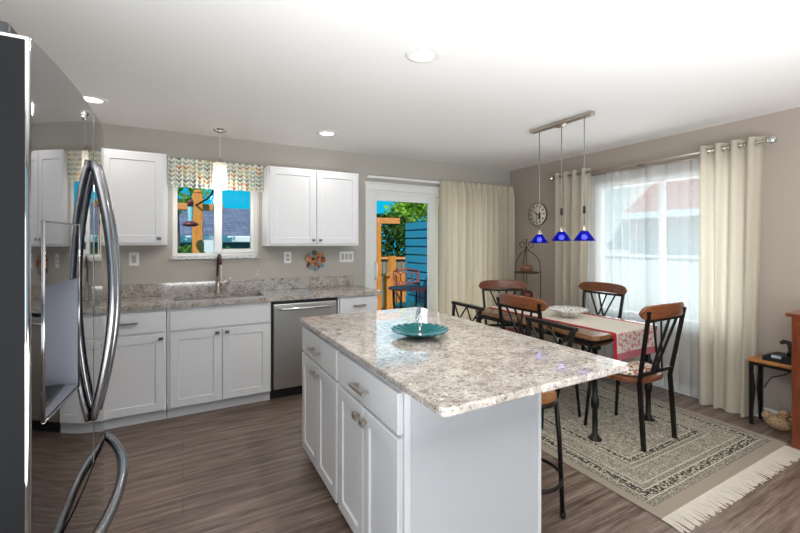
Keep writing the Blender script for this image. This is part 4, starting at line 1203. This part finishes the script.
for a, L, w in ((math.radians(180), .085, .008), (math.radians(48), .06, .011)):
    b = BM(); p = Vector((math.cos(a), math.sin(a), 0)); bar(b, p * -.02 + Vector((0, 0, .028)), p * L + Vector((0, 0, .028)), w, 0.003); obj('hand', wallx(b), MT['clockhand'], r)
b = BM(); lathe(b, [(0, 0.032), (0.008, 0.031), (0.009, 0.026)], n=14); obj('hub', wallx(b), MT['clockhand'], r)

# ------------------------------------------------------------------ wrought iron corner stand
ex, ey = 3.80, 3.62
r = thing('plant_stand', 'tall wrought iron tiered stand with scrolled top in the corner beside the linen curtain', 'stand', (ex, ey, 0))
hw = 0.155
vdir = Vector((0.877, -0.48, 0))   # across the view
fdir = Vector((0.48, 0.877, 0))
legs = [vdir * hw - fdir * .06, -vdir * hw - fdir * .06, fdir * 0.13]
E0 = Vector((ex, ey, 0))
def Ep(d, z, k=1.0): return E0 + d * k + Vector((0, 0, z))
for d in legs:
    b = BM(); tube(b, [Ep(d, 0.0, 1.15), Ep(d, 0.3, 1.02), Ep(d, 1.05), Ep(d, 1.18, .95), Ep(d, 1.26, .62), Ep(d, 1.31, .18), Ep(d, 1.36, .06)], 0.006, 8); obj('leg', b, MT['bronze'], r)
b = BM(); tube(b, [Ep(fdir * 0, 0.55), Ep(fdir * 0, 1.44)], 0.005, 8); t_ = bmesh.new(); bmesh.ops.create_icosphere(t_, subdivisions=2, radius=0.012); join(b, t_, Matrix.Translation(Ep(fdir * 0, 1.45))); obj('centre_rod', b, MT['bronze'], r)
for s in (-1, 1):
    b = BM(); pts = []
    for i in range(22):
        t_ = i / 21; a = -PI / 2 + t_ * 1.75 * PI; rad = 0.042 * (1 - 0.45 * t_)
        pts.append(Ep(vdir * s, 1.375 + 0.0 + rad * math.sin(a) * 1.0 + .02, 0.05 + rad * math.cos(a)))
    tube(b, pts, 0.005, 8); obj('scroll', b, MT['bronze'], r)
for z in (0.30, 0.68, 1.04):
    b = BM(); pts = [E0 + Vector((0.15 * math.cos(2 * PI * i / 28), 0.15 * math.sin(2 * PI * i / 28), z)) for i in range(28)]; tube(b, pts, 0.007, 8, closed=True)
    for i in range(-3, 4):
        L = math.sqrt(max(0, .15 ** 2 - (i * .04) ** 2)); tube(b, [E0 + vdir * (i * .04) - fdir * L + Vector((0, 0, z)), E0 + vdir * (i * .04) + fdir * L + Vector((0, 0, z))], 0.0035, 6)
    obj('shelf', b, MT['bronze'], r)
b = BM(); lathe(b, [(0, 0), (0.05, 0), (0.075, 0.03), (0.078, 0.06), (0.066, 0.085), (0.06, 0.08), (0.07, 0.058), (0.06, 0.02), (0, 0.012)], (ex - .01, ey - .01, 1.0475), 32)
solo('basket', b, MT['basket'], 'small round woven basket on the upper shelf of the iron stand', 'basket', (ex - .01, ey - .01, 1.0475))
b = BM(); lathe(b, [(0, 0), (0.06, 0), (0.085, 0.04), (0.08, 0.09), (0.06, 0.12), (0.055, 0.115), (0.07, 0.08), (0.06, 0.02), (0, 0.012)], (ex, ey, 0.6875), 32)
solo('basket', b, MT['leaf_brown'], 'reddish brown pot on the middle shelf of the iron stand, behind the far chair', 'pot', (ex, ey, 0.6875))

# ------------------------------------------------------------------ side table, telephone, woven duck, cabinet
r = thing('side_table', 'low side table with honey wood top and black metal legs under the telephone', 'table', (3.98, 1.26, 0))
b = BM(); box(b, 3.875, 4.072, 1.125, 1.415, 0.49, 0.515, 0.003); obj('tabletop', b, MT['wood_pale'], r)
for x in (3.895, 4.065):
    for y in (1.145, 1.40):
        b = BM(); box(b, x - .011, x + .011, y - .011, y + .011, 0, 0.49); obj('leg', b, MT['black'], r)
b = BM()
for x in (3.895, 4.065): box(b, x - .009, x + .009, 1.145, 1.40, 0.465, 0.49)
for y in (1.145, 1.40): box(b, 3.895, 4.065, y - .009, y + .009, 0.465, 0.49)
obj('apron', b, MT['black'], r)
b = BM(); tube(b, [(3.906, 1.40, .46), (3.955, 1.40, .27), (3.906, 1.40, .05)], 0.006, 8); tube(b, [(4.054, 1.40, .46), (4.005, 1.40, .27), (4.054, 1.40, .05)], 0.006, 8); obj('side_brace', b, MT['black'], r)
pz = 0.5155
r = thing('telephone', 'black desk telephone with cordless handset standing in its base, on the side table', 'telephone', (3.97, 1.21, pz))
b = BM()
prism(b, [(-.10, 0), (.10, 0), (.10, .03), (.07, .055), (-.05, .055), (-.10, .03)], (3.905, 1.235, pz), (0.05, -1, 0), (0, 0, 1), (1, .05, 0), 0.13); obj('base', b, MT['blackplastic'], r)
b = BM(); tube(b, [(3.955, 1.195, pz + .05), (3.955, 1.185, pz + .10), (3.955, 1.195, pz + .15), (3.955, 1.225, pz + .155), (3.955, 1.245, pz + .14)], [0.018, 0.016, 0.018, 0.016, 0.012], 12); obj('handset', b, MT['blackplastic'], r)
b = BM(); bar(b, (3.897, 1.28, pz + .042), (3.897, 1.225, pz + .042), 0.004, 0.022); obj('display', b, MT['screen'], r)
b = BM(); tube(b, [(4.02, 1.2, pz + .01), (4.083, 1.19, pz + .03), (4.085, 1.19, .45), (4.03, 1.25, .40), (3.96, 1.30, .38), (3.93, 1.32, .33), (3.925, 1.33, .30)], 0.004, 8); obj('cord', b, MT['blackplastic'], r)

r = thing('woven_duck', 'woven cane duck-shaped basket on the floor under the side table', 'basket', (3.9400, 1.2450, 0.0000))
dxn = Vector((0.15, -1, 0)).normalized()   # tail to head along -y
b = BM()
def ell(bm, c, rx, ry, rz, n=3):
    t_ = bmesh.new(); bmesh.ops.create_icosphere(t_, subdivisions=n, radius=1.0)
    for v in t_.verts: v.co = Vector((v.co.x * rx, v.co.y * ry, v.co.z * rz)) + Vector(c)
    for f in t_.faces: f.smooth = True
    join(bm, t_)
ell(b, (3.9356, 1.2494, 0.0581), 0.058, 0.086, 0.0572); obj('body', b, MT['duck'], r)
b = BM(); ell(b, (3.9224, 1.3110, 0.0924), 0.038, 0.036, 0.036, 2); obj('tail', b, MT['duck'], r)
b = BM(); ell(b, (3.9268, 1.2142, 0.1364), 0.032, 0.034, 0.032, 2); tube(b, [(3.9312, 1.2230, 0.0880), (3.9277, 1.2160, 0.1276)], [0.034, 0.024], 12); hd = obj('head', b, MT['duck'], r)
b = BM(); tube(b, [(3.9154, 1.1922, 0.1364), (3.9048, 1.1702, 0.1320)], [0.014, 0.007], 10); obj('beak', b, MT['basket'], hd)

r = thing('wooden_cabinet', 'cherry brown wooden cabinet cut off by the right edge of the picture', 'cabinet', (3.88, 0.6, 0))
b = BM(); box(b, 3.672, 4.083, 0.02, 1.10, 0.0, 0.905, 0.003); obj('body', b, MT['wood_cabinet'], r)
b = BM(); box(b, 3.645, 4.085, -0.005, 1.125, 0.905, 0.93, 0.005, 2); obj('top', b, MT['wood_cabinet'], r)
for y0, y1 in ((0.05, 0.55), (0.57, 1.07)):
    b = BM(); shaker(b, (3.672, y0, .08), (0, 1, 0), (0, 0, 1), (-1, 0, 0), y1 - y0, .78, t=.018, fr=.07); d = obj('door', b, MT['wood_cabinet'], r)
    b = BM(); knob(b, (3.654, .53 if y0 < .3 else .59, .5), (-1, 0, 0), .024); obj('knob', b, MT['bronze'], d)

# ------------------------------------------------------------------ outside
b = BM(); box(b, -14, 24, 4.36, 40, -1.3, -1.2); struct('ground', b, MT['grass'])
b = BM(); box(b, 4.24, 24, -6, 4.36, -1.3, -1.2); struct('side_ground', b, MT['grass'])
r = thing('deck', 'wooden patio deck outside the sliding door', 'deck', (2.6, 6.3, -0.12))
for k in range(28):
    y = 4.38 + k * 0.145; b = BM(); box(b, 1.4, 3.9, y, y + .138, -0.155, -0.12); obj('board', b, MT['deck'], r)

def post(name, x, y, z0, z1, w, mat, label, cap=True, group=None):
    b = BM(); box(b, x - w / 2, x + w / 2, y - w / 2, y + w / 2, z0, z1, 0.008); 
    if cap: box(b, x - w * .62, x + w * .62, y - w * .62, y + w * .62, z1, z1 + .03, .01)
    return solo(name, b, mat, label, 'post', (x, y, z0), group)

def P2(px, py, d):
    c, s = math.cos(math.radians(28.7)), math.sin(math.radians(28.7)); u = (px - 400) / 396.6
    return Vector((d * (s + u * c), d * (c - u * s), 1.41 + d * (243 - py) / 396.6))
# fence post and beam beyond the kitchen window
p = P2(197.5, 190, 5.9)
b = BM(); w = .07
box(b, p.x - w, p.x + w, p.y - w, p.y + w, -1.2, p.z - .06, .006); box(b, p.x - w * .8, p.x + w * .8, p.y - w * .8, p.y + w * .8, p.z - .06, p.z, .03, 2)
solo('wooden_post', b, MT['cedar'], 'thick orange cedar post outside the kitchen window', 'post', (p.x, p.y, -1.2))
bz = P2(197.5, 206.5, 5.9).z
b = BM(); box(b, p.x - 1.6, p.x + 0.36, p.y + w, p.y + w + .05, bz - .05, bz + .05, .005)
solo('wooden_beam', b, MT['cedar_h'], 'horizontal orange cedar beam behind the thick post outside the kitchen window', 'beam', (p.x, p.y + w, bz - .05))
# shepherd hook and hummingbird feeder
h0 = P2(213, 186, 5.7)
f0 = P2(190.5, 200, 5.55)
r = thing('hummingbird_feeder', 'hanging hummingbird feeder with aqua bottle and dark red base outside the kitchen window', 'bird feeder', (f0.x, f0.y, f0.z - .35))
b = BM(); tube(b, [f0 + Vector((0, 0, .45)), f0], 0.004, 6); obj('wire', b, MT['gun'], r)
b = BM(); lathe(b, [(0, 0.0), (0.03, 0.0), (0.04, -0.02), (0.04, -0.09), (0, -0.09)], f0, 18); obj('cap', b, MT['red'], r)
b = BM(); lathe(b, [(0.034, -0.09), (0.036, -0.14), (0.03, -0.26), (0.028, -0.30)], f0, 18); obj('bottle', b, MT['feeder_glass'], r)
b = BM(); lathe(b, [(0, -0.29), (0.05, -0.30), (0.10, -0.33), (0.105, -0.35), (0.06, -0.37), (0, -0.37)], f0, 24); obj('base', b, MT['red'], r)
b = BM(); q1, q2, q3 = P2(214, 180, 5.55), P2(213, 191, 5.55), P2(207, 199, 5.55)
tube(b, [f0 + Vector((0, 0, .45)), P2(196, 160, 5.55), P2(205, 161, 5.55), P2(212, 169, 5.55), q1, q2, P2(211, 195, 5.6), q3, P2(200, 203, 5.75), P2(196, 205, 5.83)], 0.014, 8)
solo('hanging_hook', b, MT['gun'], 'dark curved iron hook beside the cedar post outside the kitchen window', 'hook', tuple(q3))
# neighbour house with grey roof
r = thing('neighbour_house', 'neighbouring house with grey shingle roof, white gutter and teal wall beyond the kitchen window', 'house', (0, 11.5, -1.2))
b = BM(); box(b, -4.2, 3.1, 10.25, 17, -1.2, 1.50); obj('wall', b, MT['teal_wall'], r)
b = BM(); box(b, -4.6, 3.3, 9.78, 9.92, 1.42, 1.57, .02); obj('gutter', b, MT['gutter'], r)
b = BM(); prism(b, [(9.9, 1.50), (15.0, 2.62), (20, 1.5), (20, 1.4), (15, 2.50), (9.9, 1.42)], (-4.6, 0, 0), (0, 1, 0), (0, 0, 1), (1, 0, 0), 7.9); obj('roof', b, MT['shingle'], r)
p = P2(209, 247, 8.0)
b = BM(); box(b, p.x - .09, p.x + .09, p.y - .09, p.y + .09, -1.2, p.z + .14); solo('white_post', b, MT['gutter'], 'short white porch post in front of the teal neighbour wall', 'post', (p.x, p.y, -1.2))

def foliage(bm, c, rx, ry, rz, n, size, rnd):
    for i in range(n):
        while True:
            v = Vector((rnd.uniform(-1, 1), rnd.uniform(-1, 1), rnd.uniform(-1, 1)))
            if 0.15 < v.length < 1: break
        v = v.normalized() * (v.length ** .35) * (1 + .12 * math.sin(v.x * 7 + v.z * 5) + .1 * math.sin(v.y * 9))
        p = Vector(c) + Vector((v.x * rx, v.y * ry, v.z * rz))
        a = Vector((rnd.gauss(0, 1), rnd.gauss(0, 1), rnd.gauss(0, 1))).normalized()
        s_ = a.orthogonal().normalized(); u_ = a.cross(s_); k = size * rnd.uniform(.6, 1.3)
        vs = [bm.verts.new(p + s_ * k), bm.verts.new(p + u_ * k * .55), bm.verts.new(p - s_ * k), bm.verts.new(p - u_ * k * .55)]
        bm.faces.new(vs)
rt = random.Random(11)
def tree(name, px, py, d, r3, n, size, mat, label, cat='tree', group=None, base=-1.2):
    c = P2(px, py, d)
    t_ = thing(name, label, cat, (c.x, c.y, base), group)
    b = BM(); foliage(b, c, *r3, n, size, rt); obj('crown', b, MT[mat], t_)
    b = BM(); tube(b, [(c.x, c.y, base), (c.x + .05, c.y, (c.z + base) / 2), (c.x, c.y, c.z)], [r3[0] * .11, r3[0] * .08, r3[0] * .03], 8); obj('trunk', b, MT['bark'], t_)
tree('garden_tree', 177, 190, 7.9, (0.55, 0.5, 0.42), 900, .055, 'leaf_bright', 'pale green leafy tree at the upper left of the kitchen window', 'tree')
tree('garden_bush', 180, 263, 6.5, (0.36, 0.4, 0.28), 700, .06, 'leaf_mid', 'green bush at the lower left outside the kitchen window', 'bush', 'bushes outside the kitchen window')
tree('garden_bush', 235, 267, 7.4, (0.5, 0.45, 0.33), 900, .06, 'leaf_mid', 'green bush at the lower right outside the kitchen window', 'bush', 'bushes outside the kitchen window')
tree('garden_tree', 424, 222, 16.5, (1.55, 1.0, 1.25), 3200, .13, 'leaf_bright', 'bright yellow-green tree above the teal fence outside the patio door', 'tree')
tree('garden_tree', 387, 250, 13.0, (1.05, 0.9, 1.15), 2800, .10, 'leaf_dark', 'dark green dense tree behind the wooden railing outside the patio door', 'tree')

# teal slat fence along the deck
r = thing('teal_fence', 'teal blue fence of wide horizontal boards along the side of the deck', 'fence', (3.66, 5.6, -.12))
top = 1.80; nb = 13; bh = 1.92 / nb
for k in range(nb):
    z = -0.12 + k * bh; b = BM(); box(b, 3.645, 3.668, 4.6, 6.45, z, z + bh - .024, .003); obj('board', b, MT['teal'], r)
b = BM(); box(b, 3.672, 3.676, 4.62, 6.43, -0.12, 1.79); obj('backing', b, MT['teal_gap_shade'], r)  # dark sheet added behind the boards to make their gaps read shaded
for y in (4.66, 5.55, 6.40):
    b = BM(); box(b, 3.676, 3.75, y - .04, y + .04, -.12, 1.78); obj('post', b, MT['teal'], r)
# cedar railing and pergola
dR = 8.0
a = P2(376, 275.5, dR); c = P2(406, 270.5, dR + 0.55)
r = thing('deck_railing', 'orange cedar railing with dark pickets at the far edge of the deck', 'railing', (a.x, a.y, -.12))
b = BM(); bar(b, (a.x - .8, a.y - .1, a.z), (c.x, c.y, a.z), 0.13, 0.05); obj('cap_rail', b, MT['cedar_h'], r)
for px in (386.5, 401.5):
    p = P2(px, 275, dR + .25); wd = .10 if px < 390 else .16
    b = BM(); box(b, p.x - wd / 2, p.x + wd / 2, p.y - .05, p.y + .05, -.12, a.z - .02); obj('post', b, MT['cedar'], r)
b = BM(); bar(b, (a.x - .8, a.y - .05, .02), (c.x, c.y + .05, .02), 0.05, 0.09); obj('lower_rail', b, MT['cedar_h'], r)
p = P2(378.5, 222, 7.6)
b = BM(); box(b, p.x - .045, p.x + .035, p.y - .045, p.y + .045, -.12, p.z); solo('pergola_post', b, MT['cedar'], 'tall orange cedar pergola post at the left of the patio door view', 'post', (p.x, p.y, -.12))
p0 = P2(366, 220.5, 7.6); p1 = P2(399, 221, 7.8)
b = BM(); bar(b, p0 - Vector((1.5, 0, 0)), p1, 0.09, 0.11); solo('pergola_beam', b, MT['cedar_h'], 'orange cedar pergola beam ending against the dark tree', 'beam', tuple(p0))
# grey picket fence farther back
f1, f2 = P2(368, 258, 11.0), P2(420, 258, 11.0)
r = thing('picket_fence', 'weathered brown board fence behind the deck railing', 'fence', (f1.x, f1.y, -1.2))
for k in range(14):
    q_ = f1.lerp(f2, k / 14); q2_ = f1.lerp(f2, (k + .9) / 14)
    b = BM(); bar(b, (q_.x, q_.y, (f1.z - 1.2) / 2), (q2_.x, q2_.y, (f1.z - 1.2) / 2), 0.02, f1.z + 1.2); obj('board', b, MT['fence'], r)
b = BM(); bar(b, f1 + Vector((0, -.05, 0)), f2 + Vector((0, -.05, 0)), 0.08, 0.06); obj('cap_rail', b, MT['cedar_h'], r)
p = P2(392, 256, 10.6); b = BM(); box(b, p.x - .09, p.x + .09, p.y - .05, p.y + .05, -1.2, p.z); obj('post', b, MT['cedar'], r)

# patio table and chair
r = thing('patio_table', 'dark metal patio table with curved legs on the deck', 'table', (2.98, 5.16, -.12))
b = BM(); lathe(b, [(0, 0.0), (0.31, 0.0), (0.32, -.012), (0.31, -.024), (0, -.024)], (2.98, 5.16, .745), 40); obj('tabletop', b, MT['patio'], r)
for k in range(4):
    a = math.radians(35 + 90 * k); dv = Vector((math.cos(a), math.sin(a), 0)); o_ = Vector((2.98, 5.16, 0))
    b = BM(); tube(b, [o_ + dv * .27 + Vector((0, 0, .72)), o_ + dv * .26 + Vector((0, 0, .45)), o_ + dv * .20 + Vector((0, 0, .2)), o_ + dv * .25 + Vector((0, 0, -.115))], 0.014, 8); obj('leg', b, MT['patiodark'], r)
r = thing('patio_chair', 'rust pink metal patio chair with scrolled back and aqua seat cushion beyond the table', 'chair', (3.27, 5.62, -.12))
o_ = Vector((3.27, 5.62, -.12)); fw = Vector((-.25, -.97, 0)).normalized(); sd = Vector((.97, -.25, 0)).normalized()
def C(s_, f_, z): return o_ + sd * s_ + fw * f_ + Vector((0, 0, z))
for s_ in (-1, 1):
    b = BM(); tube(b, [C(s_ * .22, .22, 0), C(s_ * .22, .20, .62)], 0.014, 8); obj('leg', b, MT['patiodark'], r)
    b = BM(); tube(b, [C(s_ * .22, -.24, 0), C(s_ * .22, -.2, .5), C(s_ * .22, -.27, 1.05)], 0.014, 8); obj('leg', b, MT['patio'], r)
    b = BM(); tube(b, [C(s_ * .22, -.24, .70), C(s_ * .23, .0, .72), C(s_ * .22, .20, .64)], 0.013, 8); obj('armrest', b, MT['patio'], r)
b = BM(); tube(b, [C(-.22, -.27, 1.05), C(0, -.27, 1.09), C(.22, -.27, 1.05)], 0.016, 8); tube(b, [C(-.22, -.24, .84), C(.22, -.24, .84)], 0.014, 8)
for k in range(4):
    s_ = -.15 + .1 * k; tube(b, [C(s_ + .05 * math.cos(2 * PI * i / 14), -.255, .945 + .09 * math.sin(2 * PI * i / 14)) for i in range(14)], 0.009, 6, closed=True)
obj('backrest', b, MT['patio'], r)
b = BM(); t_ = bmesh.new(); bmesh.ops.create_cube(t_, size=1); 
for v in t_.verts: v.co = C(v.co.x * .44, v.co.y * .42, .47 + v.co.z * .02)
join(b, t_); obj('seat', b, MT['patiodark'], r)
b = BM(); t_ = bmesh.new(); bmesh.ops.create_cube(t_, size=1)
bmesh.ops.bevel(t_, geom=t_.edges[:], offset=.2, segments=3, affect='EDGES')
for v in t_.verts: v.co = C(v.co.x * .45, v.co.y * .43, .515 + v.co.z * .07)
join(b, t_); o = obj('outdoor_cushion', b, MT['teacushion'], None, True); tag(o, 'aqua outdoor cushion on the rust pink patio chair', 'cushion')

# neighbour house and fence beyond the dining window
r = thing('neighbour_house', 'pale neighbouring house with red-brown roof seen faintly through the sheer curtain', 'house', (10.5, 3, -1.2))
b = BM(); box(b, 9.6, 14, -1.0, 5.7, -1.2, 2.1); box(b, 9.4, 14, 5.7, 11.5, -1.2, 5.2); obj('wall', b, MT['housewall'], r)
b = BM(); prism(b, [(9.1, 2.1), (12.0, 3.9), (14.9, 2.1), (14.9, 1.98), (12, 3.75), (9.1, 1.98)], (0, -1.3, 0), (1, 0, 0), (0, 0, 1), (0, 1, 0), 7.0); obj('roof', b, MT['redroof'], r)
b = BM(); box(b, 8.98, 9.1, -1.3, 5.7, 1.96, 2.10); obj('gutter', b, MT['gutter'], r)
r = thing('side_fence', 'pale board fence outside the dining window, behind the sheer curtain', 'fence', (7.4, 3, -1.2))
for k in range(40):
    y = -1.5 + k * .2; b = BM(); box(b, 7.4, 7.43, y, y + .19, -1.2, 1.15); obj('board', b, MT['housewall'], r)
b = BM(); box(b, 7.37, 7.46, -1.5, 6.5, 1.15, 1.20); obj('cap_rail', b, MT['gutter'], r)
